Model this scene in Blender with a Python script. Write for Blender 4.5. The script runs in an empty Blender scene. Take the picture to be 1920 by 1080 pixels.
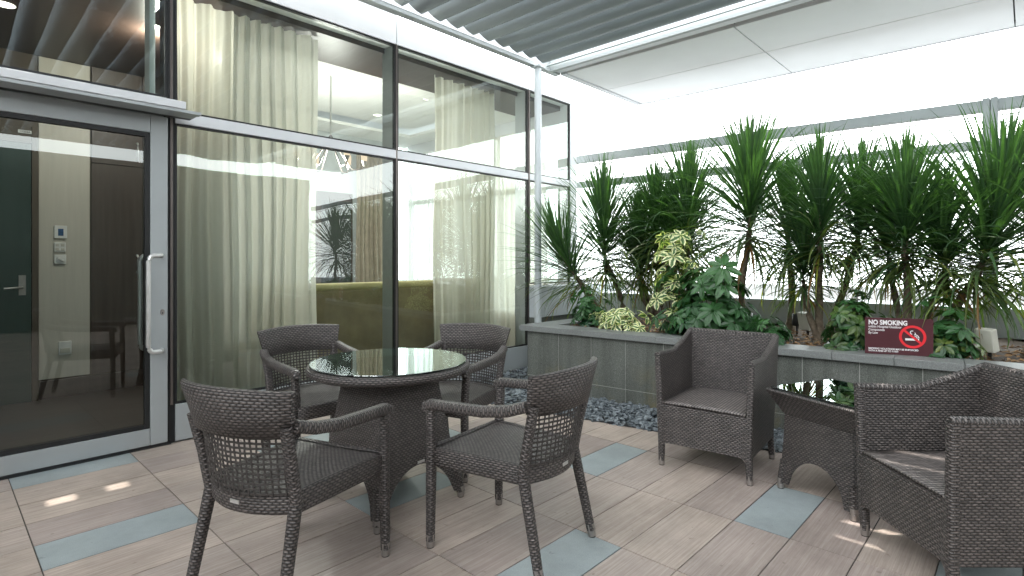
import bpy, math, random
from mathutils import Vector, Matrix
random.seed(7)
R = math.radians
SC = bpy.context.scene
COL = SC.collection
PI = math.pi

# ------------------------------------------------------------------ helpers
class MB:
    def __init__(s): s.v=[]; s.f=[]; s.uv=[]; s.c=[]
    def face(s, pts, uv=None, col=(1,1,1,1)):
        b=len(s.v); s.v+= [tuple(p) for p in pts]; s.f.append(tuple(range(b,b+len(pts))))
        if uv is None:
            a=Vector(pts[0]); n=(Vector(pts[1])-a).cross(Vector(pts[2])-a)
            n=(abs(n.x),abs(n.y),abs(n.z)); k=n.index(max(n))
            uv=[((p[1],p[2]),(p[0],p[2]),(p[0],p[1]))[k] for p in pts]
        s.uv+=list(uv); s.c+=[col]*len(pts)
    def grid(s, P, UV=None, closed=False, col=(1,1,1,1)):
        # P[i][j]; shared vertices so smooth shading works
        ni=len(P); nj=len(P[0]); b=len(s.v)
        for r in P: s.v+=[tuple(p) for p in r]
        for i in range(ni-1):
            for j in range(nj if closed else nj-1):
                j2=(j+1)%nj
                s.f.append((b+i*nj+j,b+i*nj+j2,b+(i+1)*nj+j2,b+(i+1)*nj+j))
                if UV:
                    u=lambda a,c:(UV(a,c))
                    s.uv+=[u(i,j),u(i,j+1),u(i+1,j+1),u(i+1,j)]
                else: s.uv+=[(P[a][c%nj][0]+P[a][c%nj][1],P[a][c%nj][2]) for a,c in((i,j),(i,j+1),(i+1,j+1),(i+1,j))]
                s.c+=[col]*4
    def box(s, x0,x1,y0,y1,z0,z1, M=None, col=(1,1,1,1)):
        c=[(x,y,z) for x in(x0,x1) for y in(y0,y1) for z in(z0,z1)]
        F=[((0,1,3,2),0),((4,6,7,5),0),((0,4,5,1),1),((2,3,7,6),1),((0,2,6,4),2),((1,5,7,3),2)]
        b=len(s.v); s.v+=[tuple(M@Vector(p)) if M else p for p in c]
        for idx,ax in F:
            s.f.append(tuple(b+i for i in idx))
            for i in idx:
                p=c[i]; s.uv.append(((p[1],p[2]),(p[0],p[2]),(p[0],p[1]))[ax])
            s.c+=[col]*4
    def obox(s, a, b, w, z0, z1, side=0):
        """box along plan segment a->b, width w (side -1: to the right, 1: left, 0 centred)"""
        a=Vector((a[0],a[1],0)); b=Vector((b[0],b[1],0)); L=(b-a).length; ang=math.atan2(b.y-a.y,b.x-a.x)
        M=Matrix.Translation(a)@Matrix.Rotation(ang,4,'Z')
        y0,y1=(-w/2,w/2) if side==0 else ((0,w) if side>0 else (-w,0))
        s.box(0,L,y0,y1,z0,z1,M)
    def sweep(s, pts, prof, caps=True, ups=None, scales=None):
        """sweep closed 2D profile (side,up) along pts"""
        pts=[Vector(p) for p in pts]; n=len(pts); m=len(prof); rows=[]; L=[0]
        per=[0]
        for k in range(m):
            q=prof[(k+1)%m]; p=prof[k]; per.append(per[-1]+math.hypot(q[0]-p[0],q[1]-p[1]))
        for i in range(n):
            t=(pts[min(i+1,n-1)]-pts[max(i-1,0)]).normalized()
            up=Vector(ups) if ups else Vector((0,0,1))
            if abs(t.dot(up))>.97: up=Vector((0,1,0)) if abs(t.y)<.9 else Vector((1,0,0))
            sd=t.cross(up).normalized(); up=sd.cross(t)
            sc=scales[i] if scales else 1
            rows.append([pts[i]+sd*p[0]*sc+up*p[1]*sc for p in prof])
            if i: L.append(L[-1]+(pts[i]-pts[i-1]).length)
        s.grid(rows, UV=lambda i,j:(per[j],L[i]), closed=True)
        if caps:
            s.face(list(reversed(rows[0]))); s.face(rows[-1])
    def tube(s, pts, r, n=8, caps=True):
        rs=r if isinstance(r,(list,tuple)) else [r]*len(pts)
        prof=[(math.cos(2*PI*k/n),math.sin(2*PI*k/n)) for k in range(n)]
        r0=max(rs)
        s.sweep(pts,[(a*r0,b*r0) for a,b in prof],caps,scales=[q/r0 for q in rs])
    def lathe(s, prof, n=32, c=(0,0,0)):
        rows=[[(c[0]+r*math.cos(2*PI*k/n),c[1]+r*math.sin(2*PI*k/n),c[2]+z) for k in range(n)] for r,z in prof]
        rm=max(p[0] for p in prof); L=[0]
        for i in range(1,len(prof)): L.append(L[-1]+math.hypot(prof[i][0]-prof[i-1][0],prof[i][1]-prof[i-1][1]))
        s.grid(rows,UV=lambda i,j:(j/n*2*PI*rm,L[i]),closed=True)
    def build(s, name, mat, parent=None, smooth=False, bevel=0, solid=0, kind=None, loc=None, rotz=0):
        me=bpy.data.meshes.new(name); me.from_pydata(s.v,[],s.f)
        u=me.uv_layers.new(name='UVMap'); u.data.foreach_set('uv',[x for p in s.uv for x in p])
        a=me.color_attributes.new('tint','FLOAT_COLOR','CORNER'); a.data.foreach_set('color',[x for p in s.c for x in p])
        me.materials.append(mat)
        if smooth: me.polygons.foreach_set('use_smooth',[True]*len(me.polygons))
        me.update()
        o=bpy.data.objects.new(name,me); COL.objects.link(o)
        if parent: o.parent=parent
        if loc: o.location=loc
        if rotz: o.rotation_euler[2]=rotz
        if solid:
            m=o.modifiers.new('solid','SOLIDIFY'); m.thickness=solid; m.offset=-1
        if bevel:
            m=o.modifiers.new('bevel','BEVEL'); m.width=bevel; m.segments=2; m.limit_method='ANGLE'; m.angle_limit=R(50)
            m.harden_normals=False
        if kind: o['kind']=kind
        return o

def rrect(w,h,r,n=3):
    P=[]
    for cx,cy,a0 in((w/2-r,h/2-r,0),(-w/2+r,h/2-r,90),(-w/2+r,-h/2+r,180),(w/2-r,-h/2+r,270)):
        for k in range(n+1):
            a=R(a0+90*k/n); P.append((cx+r*math.cos(a),cy+r*math.sin(a)))
    return P
def empty(name, loc=(0,0,0), rotz=0):
    o=bpy.data.objects.new(name,None); COL.objects.link(o); o.location=loc; o.rotation_euler=(0,0,rotz); o.empty_display_size=.2
    return o
def tag(o,label,cat,group=None,kind=None):
    o['label']=label; o['category']=cat
    if group: o['group']=group
    if kind: o['kind']=kind
    return o
def copy_tree(o,parent=None):
    c=o.copy(); COL.objects.link(c); c.parent=parent
    for ch in KIDS.get(o.name,[]): copy_tree(ch,c)
    return c
KIDS={}
def index_kids():
    KIDS.clear()
    for o in bpy.data.objects:
        if o.parent: KIDS.setdefault(o.parent.name,[]).append(o)

# ------------------------------------------------------------------ materials
class N:
    def __init__(s,name):
        s.m=bpy.data.materials.new(name); s.m.use_nodes=True; s.t=s.m.node_tree; s.t.nodes.clear()
        s.out=s.n('ShaderNodeOutputMaterial')
    def n(s,t,**k):
        x=s.t.nodes.new(t)
        for a,b in k.items():
            if a=='ins':
                for i,v in b.items(): s.set(x.inputs[i],v)
            else: setattr(x,a,b)
        return x
    def set(s,inp,v):
        if isinstance(v,bpy.types.NodeSocket): s.t.links.new(v,inp)
        elif isinstance(v,bpy.types.Node): s.t.links.new(v.outputs[0],inp)
        else: inp.default_value=v
    def math(s,op,a,b=0.0,c=0.0,clamp=False):
        x=s.n('ShaderNodeMath',operation=op,use_clamp=clamp); s.set(x.inputs[0],a); s.set(x.inputs[1],b); s.set(x.inputs[2],c); return x.outputs[0]
    def mix(s,f,a,b,bt='MIX'):
        x=s.n('ShaderNodeMix',data_type='RGBA',blend_type=bt); s.set(x.inputs[0],f); s.set(x.inputs[6],a); s.set(x.inputs[7],b); return x.outputs[2]
    def ramp(s,f,stops):
        x=s.n('ShaderNodeValToRGB'); e=x.color_ramp.elements
        while len(e)<len(stops): e.new(.5)
        for k,(p,c) in enumerate(stops): e[k].position=p; e[k].color=c if len(c)==4 else (*c,1)
        s.set(x.inputs[0],f); return x.outputs[0]
    def noise(s,vec,scale,detail=3,rough=.5,dim='3D'):
        x=s.n('ShaderNodeTexNoise',noise_dimensions=dim); 
        if vec is not None: s.set(x.inputs['Vector'],vec)
        x.inputs['Scale'].default_value=scale; x.inputs['Detail'].default_value=detail; x.inputs['Roughness'].default_value=rough
        return x.outputs[0]
    def mapping(s,vec,scale=(1,1,1),loc=(0,0,0)):
        x=s.n('ShaderNodeMapping'); s.set(x.inputs[0],vec); x.inputs['Scale'].default_value=scale; x.inputs['Location'].default_value=loc; return x.outputs[0]
    def uv(s): return s.n('ShaderNodeUVMap',uv_map='UVMap').outputs[0]
    def obj(s): return s.n('ShaderNodeTexCoord').outputs['Object']
    def pos(s): return s.n('ShaderNodeNewGeometry').outputs['Position']
    def bump(s,h,st=.3,dist=.01):
        x=s.n('ShaderNodeBump'); x.inputs['Strength'].default_value=st; x.inputs['Distance'].default_value=dist; s.set(x.inputs['Height'],h); return x.outputs[0]
    def bsdf(s,color,rough=.5,metal=0.,normal=None,spec=.5,**k):
        x=s.n('ShaderNodeBsdfPrincipled'); s.set(x.inputs['Base Color'],color); s.set(x.inputs['Roughness'],rough); s.set(x.inputs['Metallic'],metal)
        x.inputs['Specular IOR Level'].default_value=spec
        if normal is not None: s.set(x.inputs['Normal'],normal)
        return x.outputs[0]
    def done(s,sh): s.t.links.new(sh,s.out.inputs[0]); return s.m

def c4(*c): return (*c,1)
def simple(name,col,rough=.5,metal=0,var=.12,scale=6,bump=.0,spec=.5,bscale=200):
    n=N(name); p=n.obj(); f=n.noise(p,scale,4,.6)
    a=tuple(min(1,x*(1-var)) for x in col); b=tuple(min(1,x*(1+var)) for x in col)
    cc=n.ramp(f,[(.3,a),(.7,b)])
    nm=n.bump(n.noise(p,bscale,3),bump,.002) if bump else None
    rr=n.math('MULTIPLY_ADD',n.noise(p,scale*3,3),.25,rough-.12)
    return n.done(n.bsdf(cc,rr,metal,nm,spec))

def wicker(name,rowh=.0108,seg=.026,dark=(.004,.0036,.0036),light=(.135,.121,.118),rib=False,bump=.9):
    n=N(name); uv=n.uv(); sp=n.n('ShaderNodeSeparateXYZ'); n.set(sp.inputs[0],uv); u,v=sp.outputs[0],sp.outputs[1]
    r=n.math('DIVIDE',v,rowh); row=n.math('FLOOR',r); odd=n.math('MULTIPLY',n.math('MODULO',n.math('ABSOLUTE',row),2.0),.5)
    x=n.math('ADD',n.math('DIVIDE',u,seg),odd if not rib else 0.0)
    hx=n.math('ABSOLUTE',n.math('SINE',n.math('MULTIPLY',x,PI)))
    hy=n.math('ABSOLUTE',n.math('SINE',n.math('MULTIPLY',r,PI)))
    h=n.math('MULTIPLY',n.math('POWER',hx,.55),n.math('POWER',hy,.7))
    if rib: h=n.math('MULTIPLY',n.math('POWER',hy,.8),n.math('MULTIPLY_ADD',hx,.25,.75))
    cell=n.n('ShaderNodeTexWhiteNoise',noise_dimensions='2D'); cv=n.n('ShaderNodeCombineXYZ'); n.set(cv.inputs[0],n.math('FLOOR',x)); n.set(cv.inputs[1],row); n.set(cell.inputs[0],cv.outputs[0])
    base=n.mix(n.math('POWER',h,1.5),c4(*dark),c4(*light))
    big=n.noise(n.obj(),5,3)
    base=n.mix(1.0,base,n.ramp(n.math('ADD',n.math('MULTIPLY',cell.outputs[0],.5),n.math('MULTIPLY',big,.6)),[(.15,(.60,.59,.58)),(.9,(1.42,1.36,1.30))]),'MULTIPLY')
    nm=n.bump(h,bump,.004)
    return n.done(n.bsdf(base,.42,0,nm,.55))

M={}
M['wicker']=wicker('woven_wicker')
M['wicker_seat']=wicker('woven_wicker_seat',rowh=.0100,seg=.020,dark=(.008,.0075,.0075),light=(.175,.159,.156),bump=.6)
M['wicker_rib']=wicker('ribbed_wicker_seat',rowh=.0175,seg=.02,dark=(.010,.009,.009),light=(.25,.228,.222),rib=True,bump=.6)
M['strand']=simple('wicker_strand',(.045,.040,.038),.45,0,.25,40)
M['steel']=simple('brushed_steel',(.66,.66,.65),.38,.75,.06,8)
M['cap']=simple('brushed_foot_metal',(.36,.335,.315),.4,.8,.1,30)
M['alu']=simple('grey_painted_aluminium',(.40,.43,.44),.42,.25,.05,2,.05)
M['alu_light']=simple('light_painted_aluminium',(.66,.68,.70),.4,.1,.04,2)
M['white']=simple('white_painted_panel',(.80,.81,.83),.5,0,.03,1.5)
M['gasket']=simple('black_gasket',(.012,.013,.014),.45)
M['bronze']=simple('mullion_metal_strip',(.16,.14,.13),.35,.6,.1,8)
M['louvre']=simple('louvre_grey_paint',(.33,.37,.405),.42,.1,.05,1.2)
M['beam']=simple('beam_grey_paint',(.38,.41,.41),.45,.1,.06,2)
M['post']=simple('post_pale_grey_paint',(.52,.56,.575),.38,.1,.04,3)
M['rail']=simple('railing_grey_paint',(.40,.43,.43),.45,.1,.05,2)
M['canopy']=simple('canopy_soffit_panel',(.88,.89,.90),.55,0,.05,.8)
M['parapet']=simple('parapet_painted_render',(.44,.47,.49),.6,0,.08,2,.1)
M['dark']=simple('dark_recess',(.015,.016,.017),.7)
M['black']=simple('black_plastic',(.015,.015,.015),.5)
M['white_plastic']=simple('white_plastic',(.72,.72,.70),.4,0,.02)
M['beige_box']=simple('cream_plastic',(.55,.54,.47),.5,0,.06)

def glass(name,tint=(.77,.86,.81),base=.05,power=1.0,rough=0.0,warp=0):
    n=N(name)
    fr=n.n('ShaderNodeFresnel'); fr.inputs[0].default_value=1.62
    f=n.math('MULTIPLY_ADD',fr.outputs[0],power,base,clamp=True)
    tr=n.n('ShaderNodeBsdfTransparent'); tr.inputs[0].default_value=c4(*tint)
    gl=n.n('ShaderNodeBsdfGlossy'); gl.inputs['Roughness'].default_value=rough; gl.inputs[0].default_value=(.92,.98,.96,1)
    if warp: n.set(gl.inputs['Normal'],n.bump(n.noise(n.pos(),1.3,2),warp,.02))
    mx=n.n('ShaderNodeMixShader'); n.set(mx.inputs[0],f); n.set(mx.inputs[1],tr.outputs[0]); n.set(mx.inputs[2],gl.outputs[0])
    return n.done(mx.outputs[0])
M['glass']=glass('facade_glass',warp=.10)
M['door_glass']=glass('door_glass',(.78,.86,.84),.03,.9)
M['table_glass']=glass('table_glass',(.70,.84,.79),.13,1.35)
M['rail_glass']=glass('railing_glass',(.93,.96,.95),.01,.5)

def stone(name,a,b,speck=.35,scale=1.0,rough=.6,joint=None,stain=False):
    n=N(name); p=n.pos()
    f1=n.noise(p,2.5*scale,4,.6); f2=n.noise(p,160*scale,2,.8); f3=n.noise(p,420*scale,1,.5)
    c=n.mix(f1,c4(*a),c4(*b))
    c=n.mix(speck,c,n.ramp(n.math('MULTIPLY_ADD',f3,.5,n.math('MULTIPLY',f2,.5)),[(.40,(.02,.02,.02)),(.52,tuple(x*1.1 for x in b)),(.62,tuple(min(1,x*2.1) for x in b))]))
    if stain:
        sp=n.n('ShaderNodeSeparateXYZ'); n.set(sp.inputs[0],p)
        low=n.math('MULTIPLY',n.math('SUBTRACT',.42,sp.outputs[2]),2.6,clamp=True)
        k=n.math('MULTIPLY',n.math('MULTIPLY',n.ramp(n.noise(p,3.2,4,.7),[(.5,(0,0,0)),(.68,(1,1,1))]),low),.55)
        c=n.mix(k,c,(.20,.16,.07,1))
        stv=n.noise(n.mapping(p,(9,9,.5)),1,4,.6); c=n.mix(.8,c,n.mix(1.0,c,n.ramp(stv,[(.35,(.62,.64,.60)),(.55,(1,1,1)),(.75,(1.2,1.2,1.17))]),'MULTIPLY'))
    return n.done(n.bsdf(c,rough,0,n.bump(f2,.25,.002),.4))
M['planter']=stone('grey_granite_cladding',(.066,.073,.065),(.125,.133,.120),.62,stain=True)
M['coping']=stone('honed_granite_coping',(.135,.145,.142),(.215,.225,.22),.25,rough=.42)
M['grout']=simple('pale_grout',(.33,.33,.31),.9,0,.2,30)

def tile_mat():
    n=N('timber_look_floor_tile'); uv=n.uv(); p=n.pos()
    at=n.n('ShaderNodeAttribute',attribute_name='tint')
    sp=n.n('ShaderNodeSeparateColor'); n.set(sp.inputs[0],at.outputs['Color'])
    rnd,blue,off=sp.outputs[0],sp.outputs[1],sp.outputs[2]
    cb=n.n('ShaderNodeCombineXYZ'); s2=n.n('ShaderNodeSeparateXYZ'); n.set(s2.inputs[0],p)
    n.set(cb.inputs[0],n.math('MULTIPLY_ADD',off,7.0,n.math('MULTIPLY',s2.outputs[0],2.2))); n.set(cb.inputs[1],n.math('MULTIPLY',s2.outputs[1],95.0)); n.set(cb.inputs[2],n.math('MULTIPLY',off,40.0))
    grain=n.noise(cb.outputs[0],1.0,5,.62)
    cb2=n.n('ShaderNodeCombineXYZ'); n.set(cb2.inputs[0],n.math('MULTIPLY',s2.outputs[0],9.0)); n.set(cb2.inputs[1],n.math('MULTIPLY',s2.outputs[1],260.0)); n.set(cb2.inputs[2],off)
    fine=n.noise(cb2.outputs[0],1.0,3,.6)
    g=n.math('MULTIPLY_ADD',grain,.65,n.math('MULTIPLY',fine,.35))
    wood=n.ramp(g,[(.30,(.33,.278,.250)),(.47,(.41,.352,.318)),(.56,(.47,.412,.375)),(.70,(.55,.495,.46))])
    wood=n.mix(1.0,wood,n.ramp(rnd,[(0,(.86,.82,.82)),(.35,(.96,.93,.91)),(.7,(1.04,1.0,.95)),(1,(1.12,1.07,1.02))]),'MULTIPLY')
    f2=n.noise(p,300,2,.7)
    st=n.mix(n.noise(p,4,4,.6),(.29,.335,.345,1),(.38,.425,.432,1)); st=n.mix(.25,st,n.ramp(f2,[(.35,(.16,.19,.20)),(.65,(.50,.55,.56))]))
    c=n.mix(blue,wood,st)
    dirt=n.ramp(n.noise(p,1.7,6,.68),[(.35,(.66,.66,.65)),(.6,(1.0,1.0,1.0))])
    c=n.mix(.75,c,n.mix(1.0,c,dirt,'MULTIPLY'))
    spots=n.ramp(n.noise(p,26,2,.5),[(.25,(.55,.52,.48)),(.31,(1,1,1))]); c=n.mix(.6,c,n.mix(1.0,c,spots,'MULTIPLY'))
    ro=n.math('MULTIPLY_ADD',n.noise(p,5,4),.25,.36)
    return n.done(n.bsdf(c,ro,0,n.bump(g,.12,.002),.45))
M['tile']=tile_mat()

def leafmat(name,c_dark,c_light,trans=.35,rough=.38,vari=None):
    n=N(name); at=n.n('ShaderNodeAttribute',attribute_name='tint'); sp=n.n('ShaderNodeSeparateColor'); n.set(sp.inputs[0],at.outputs['Color'])
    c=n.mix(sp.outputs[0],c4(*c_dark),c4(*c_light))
    uv=n.n('ShaderNodeSeparateXYZ'); n.set(uv.inputs[0],n.uv())
    c=n.mix(sp.outputs[1],c,(.30,.30,.035,1))      # yellowing leaf
    c=n.mix(sp.outputs[2],c,(.17,.09,.035,1))      # dead brown leaf
    if vari:
        edge=n.math('ABSOLUTE',n.math('SUBTRACT',uv.outputs[0],.5))
        k=n.math('GREATER_THAN',n.math('ADD',edge,n.math('MULTIPLY',n.noise(n.pos(),60,2),.45)),vari)
        c=n.mix(k,c,(.78,.76,.48,1))
    c=n.mix(.5,c,n.mix(1.0,c,n.ramp(n.noise(n.pos(),14,3),[(.3,(.6,.6,.6)),(.7,(1.3,1.3,1.3))]),'MULTIPLY'))
    b=n.n('ShaderNodeBsdfPrincipled'); n.set(b.inputs['Base Color'],c); b.inputs['Roughness'].default_value=rough; b.inputs['Specular IOR Level'].default_value=.45
    tl=n.n('ShaderNodeBsdfTranslucent'); n.set(tl.inputs[0],n.mix(1.0,c,(1.5,1.9,.55,1),'MULTIPLY'))
    mx=n.n('ShaderNodeMixShader'); mx.inputs[0].default_value=trans; n.set(mx.inputs[1],b.outputs[0]); n.set(mx.inputs[2],tl.outputs[0])
    return n.done(mx.outputs[0])
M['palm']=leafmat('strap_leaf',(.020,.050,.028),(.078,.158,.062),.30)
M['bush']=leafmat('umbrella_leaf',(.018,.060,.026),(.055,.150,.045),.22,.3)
M['vari']=leafmat('variegated_leaf',(.040,.110,.030),(.10,.20,.06),.25,.35,.46)
M['bark']=simple('trunk_bark',(.15,.115,.08),.85,0,.45,35,.8,bscale=60)
M['soil']=simple('soil_and_bark_mulch',(.055,.038,.026),.95,0,.6,45,.9,bscale=60)
M['litter']=simple('dry_leaf_litter',(.24,.14,.065),.8,0,.4,12)

def slate():
    n=N('slate_pebble'); at=n.n('ShaderNodeAttribute',attribute_name='tint'); sp=n.n('ShaderNodeSeparateColor'); n.set(sp.inputs[0],at.outputs['Color'])
    c=n.ramp(sp.outputs[0],[(0,(.05,.06,.068)),(.5,(.115,.135,.15)),(1,(.23,.26,.28))])
    c=n.mix(.4,c,n.mix(1.0,c,n.ramp(n.noise(n.pos(),70,3),[(.3,(.5,.5,.5)),(.7,(1.4,1.4,1.4))]),'MULTIPLY'))
    return n.done(n.bsdf(c,.55,0,n.bump(n.noise(n.pos(),150,3),.3,.002)))
M['slate']=slate()

def fabric_sheer(name,col,transp=.30,tl=.55):
    n=N(name); uv=n.uv()
    w=n.noise(n.mapping(uv,(900,900,1)),1,1); st=n.noise(n.mapping(uv,(60,1.2,1)),1,3)
    c=n.mix(st,c4(*[x*.85 for x in col]),c4(*col))
    d=n.n('ShaderNodeBsdfDiffuse'); n.set(d.inputs[0],c)
    t=n.n('ShaderNodeBsdfTranslucent'); n.set(t.inputs[0],c)
    m1=n.n('ShaderNodeMixShader'); m1.inputs[0].default_value=tl; n.set(m1.inputs[1],d.outputs[0]); n.set(m1.inputs[2],t.outputs[0])
    tr=n.n('ShaderNodeBsdfTransparent'); m2=n.n('ShaderNodeMixShader'); n.set(m2.inputs[0],n.math('MULTIPLY_ADD',st,.2,transp-.1)); n.set(m2.inputs[1],m1.outputs[0]); n.set(m2.inputs[2],tr.outputs[0])
    return n.done(m2.outputs[0])
M['sheer']=fabric_sheer('sheer_cream_curtain',(.88,.85,.77),.14,.4)
M['sheer2']=fabric_sheer('white_sheer_curtain',(.85,.84,.80),.35,.7)
M['drape']=simple('tan_drape_fabric',(.36,.31,.25),.9,0,.15,10)
M['olive']=simple('olive_velvet',(.20,.158,.085),.85,0,.22,4,.2)
M['olive_top']=simple('gold_velvet_piping',(.46,.40,.20),.8,0,.12,6)
def veneer(name,a,b,sc=(30,30,1.5)):
    n=N(name); f=n.noise(n.mapping(n.pos(),sc),1,4,.6); return n.done(n.bsdf(n.mix(f,c4(*a),c4(*b)),.42,0,None,.4))
M['beige']=veneer('beige_textured_wallcovering',(.46,.43,.37),(.60,.565,.49))
M['walnut']=veneer('dark_walnut_veneer',(.035,.024,.019),(.085,.06,.048))
M['walnut2']=veneer('brown_door_frame_veneer',(.05,.036,.022),(.09,.065,.04))
M['ceilwood']=veneer('dark_timber_ceiling',(.03,.019,.015),(.07,.045,.036),(3,70,70))
M['intfloor']=veneer('dark_interior_floor',(.05,.038,.032),(.11,.085,.072),(2,60,60))
M['greendoor']=simple('dark_green_door_paint',(.012,.035,.028),.35,0,.1,3)
M['ceiling']=simple('white_ceiling_paint',(.82,.82,.80),.8,0,.02)
M['intwall']=simple('pale_interior_wall_paint',(.50,.53,.54),.7,0,.04)
M['tv']=simple('dark_screen',(.015,.017,.020),.15,0,.05)
def emis(name,col,st):
    n=N(name); e=n.n('ShaderNodeEmission'); e.inputs[0].default_value=c4(*col); e.inputs[1].default_value=st
    return n.done(e.outputs[0])
M['shade']=emis('lit_lamp_shade',(1,.74,.55),1.3)
M['downlight']=emis('lit_downlight',(1,.93,.8),6)
M['maroon']=simple('maroon_sign_face',(.070,.018,.024),.35,0,.05,2)
M['sign_white']=simple('sign_white_print',(.80,.78,.78),.45,0,.02)
M['sign_red']=simple('sign_red_print',(.70,.025,.035),.4,0,.03)
M['screen_blue']=simple('blue_display',(.03,.09,.22),.2,0,.3,60)

# ------------------------------------------------------------------ the setting: ground
W=4.39                      # plane of the glass facade
JV=[.543-.262*k for k in range(18,0,-1)]+[.543,.804,1.063,1.325,1.58,1.872,2.12,2.405,2.66,2.963,3.248,3.541,3.84,4.14,4.385]
JU=[.32+.6*k for k in range(-7,7)]
def gravel_u(v):            # edge between paving and slate chippings
    return 3.593+(2.771-v)*.19 if v<2.9 else 3.57-(v-2.9)*.19
blue={(0,4.14),(0,2.963),(2,2.405),(2,1.325),(4,1.872),(4,.804),(2,3.541),(3,2.963),(4,round(.543-.524,3)),(-2,2.12),(-1,.804),(1,-.5),(-2,3.541)}
b=MB()
for i,u0 in enumerate(JU[:-1]):
    for j,v0 in enumerate(JV[:-1]):
        u1=JU[i+1]; v1=JV[j+1]; k=i-7
        isb=1. if (k,round(v0,3)) in blue else 0.
        g=.0028; a0,a1,b0,b1=u0+g,u1-g,v0+g,v1-g
        e0,e1=gravel_u(b0),gravel_u(b1)
        if a0>=min(e0,e1)-.01: continue
        P=[(a0,b0),(min(a1,e0),b0),(min(a1,e1),b1),(a0,b1)]
        col=(random.random(),isb,random.random(),1)
        dz=random.uniform(-.0006,.0006)
        b.face([(x,y,dz) for x,y in P],col=col)
        for q in range(4):
            (x,y),(x2,y2)=P[q],P[(q+1)%4]
            b.face([(x,y,dz),(x,y,-.006),(x2,y2,-.006),(x2,y2,dz)],col=col)
b.build('terrace_paving',M['tile'],kind='structure')
b=MB(); b.face([(-4.2,-4.6,-.005),(4.6,-4.6,-.005),(4.6,W-.005,-.005),(-4.2,W-.005,-.005)])
b.build('terrace_mortar_bed',simple('dark_joint_mortar',(.10,.09,.08),.9,0,.3,20),kind='structure')
b=MB(); b.box(-4.2,7.2,-4.6,8.6,-.5,-.02); b.build('terrace_slab',M['parapet'],kind='structure')
b=MB(); S=1500
b.face([(-S,-S,-60),(S,-S,-60),(S,S,-60),(-S,S,-60)])
def haze():
    n=N('haze_glow_ground'); p=n.pos(); f=n.n('ShaderNodeTexVoronoi'); n.set(f.inputs['Vector'],n.mapping(p,(.03,.03,.03)))
    c=n.mix(.25,(.88,.9,.9,1),f.outputs['Color']); c=n.mix(.85,c,(.9,.92,.92,1))
    e=n.n('ShaderNodeEmission'); n.set(e.inputs[0],c); e.inputs[1].default_value=1.3  # white haze put in as emission, so the ground itself glows
    return n.done(e.outputs[0])
b.build('ground',haze(),kind='structure')

# slate chippings between paving and planter
def pline(v,off=0): return 4.114+(3.645-v)*.10255+off
ico=[]
t=(1+5**.5)/2
iv=[(-1,t,0),(1,t,0),(-1,-t,0),(1,-t,0),(0,-1,t),(0,1,t),(0,-1,-t),(0,1,-t),(t,0,-1),(t,0,1),(-t,0,-1),(-t,0,1)]
iv=[tuple(Vector(q).normalized()) for q in iv]
ifc=[(0,11,5),(0,5,1),(0,1,7),(0,7,10),(0,10,11),(1,5,9),(5,11,4),(11,10,2),(10,7,6),(7,1,8),(3,9,4),(3,4,2),(3,2,6),(3,6,8),(3,8,9),(4,9,5),(2,4,11),(6,2,10),(8,6,7),(9,8,1)]
rg=random.Random(3); mb=MB()
n_p=0
while n_p<6800:
    v=rg.uniform(-.6,4.36)
    hi=pline(v,.03) if v<3.68 else 4.95
    u=rg.uniform(gravel_u(v)-.01,hi)
    if u>5: continue
    n_p+=1
    s=rg.uniform(.012,.027); sx,sy,sz=s*rg.uniform(.9,1.5),s*rg.uniform(.6,1),s*rg.uniform(.25,.5)
    Mx=Matrix.Translation((u,v,rg.uniform(-.008,.026)))@Matrix.Rotation(rg.uniform(0,6.3),4,'Z')@Matrix.Rotation(rg.gauss(0,.35),4,'X')@Matrix.Rotation(rg.gauss(0,.35),4,'Y')
    bb=len(mb.v)
    for q in iv:
        k=rg.uniform(.8,1.15); mb.v.append(tuple(Mx@Vector((q[0]*sx*k,q[1]*sy*k,q[2]*sz*k))))
    tc=(min(1,max(0,rg.gauss(.5,.28))),0,0,1)
    for fc in ifc:
        mb.f.append(tuple(bb+k for k in fc)); mb.uv+=[(0,0)]*3; mb.c+=[tc]*3
o=mb.build('slate_chippings',M['slate']); tag(o,'dark blue grey slate chippings in the strip between paving and planter','gravel',kind='stuff')
b=MB(); b.face([(3.1,-3,-.002),(4.9,-3,-.002),(4.9,W,-.002),(3.1,W,-.002)])
b.build('gravel_bed',M['dark'],kind='structure')

# ------------------------------------------------------------------ glass facade
fac=empty('glass_facade',(3.0,W,0)); tag(fac,'two storey high glazed facade with grey transom and white fascia beside the terrace','glass wall')
def fp(b_,name,mat,**k):
    o=b_.build(name,mat,None,**k); o.parent=fac; o.matrix_parent_inverse=Matrix.Translation((-3.0,-W,0)); return o
U_END=5.9
b=MB(); b.box(1.19,4.935,W-.02,W+.10,.012,.268); fp(b,'sill',M['alu'],bevel=.004)
b=MB(); b.box(1.19,3.043,W-.012,W+.07,2.252,2.33); b.box(3.053,4.93,W-.012,W+.07,2.252,2.33); b.box(4.965,5.74,W-.012,W+.07,2.252,2.33); fp(b,'transom',M['alu_light'],bevel=.003)
b=MB(); b.box(-4.2,3.043,W-.014,W+.16,3.335,3.675); fp(b,'fascia',M['white'],bevel=.003)
b=MB(); b.box(3.053,4.935,W-.014,W+.16,3.335,3.60); b.box(4.945,5.76,W-.014,W+.16,3.335,3.60); fp(b,'fascia',M['white'],bevel=.003)
b=MB(); b.box(5.76,U_END,W-.014,W+.16,.0,3.345); fp(b,'end_post',M['alu_light'],bevel=.004)
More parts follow.
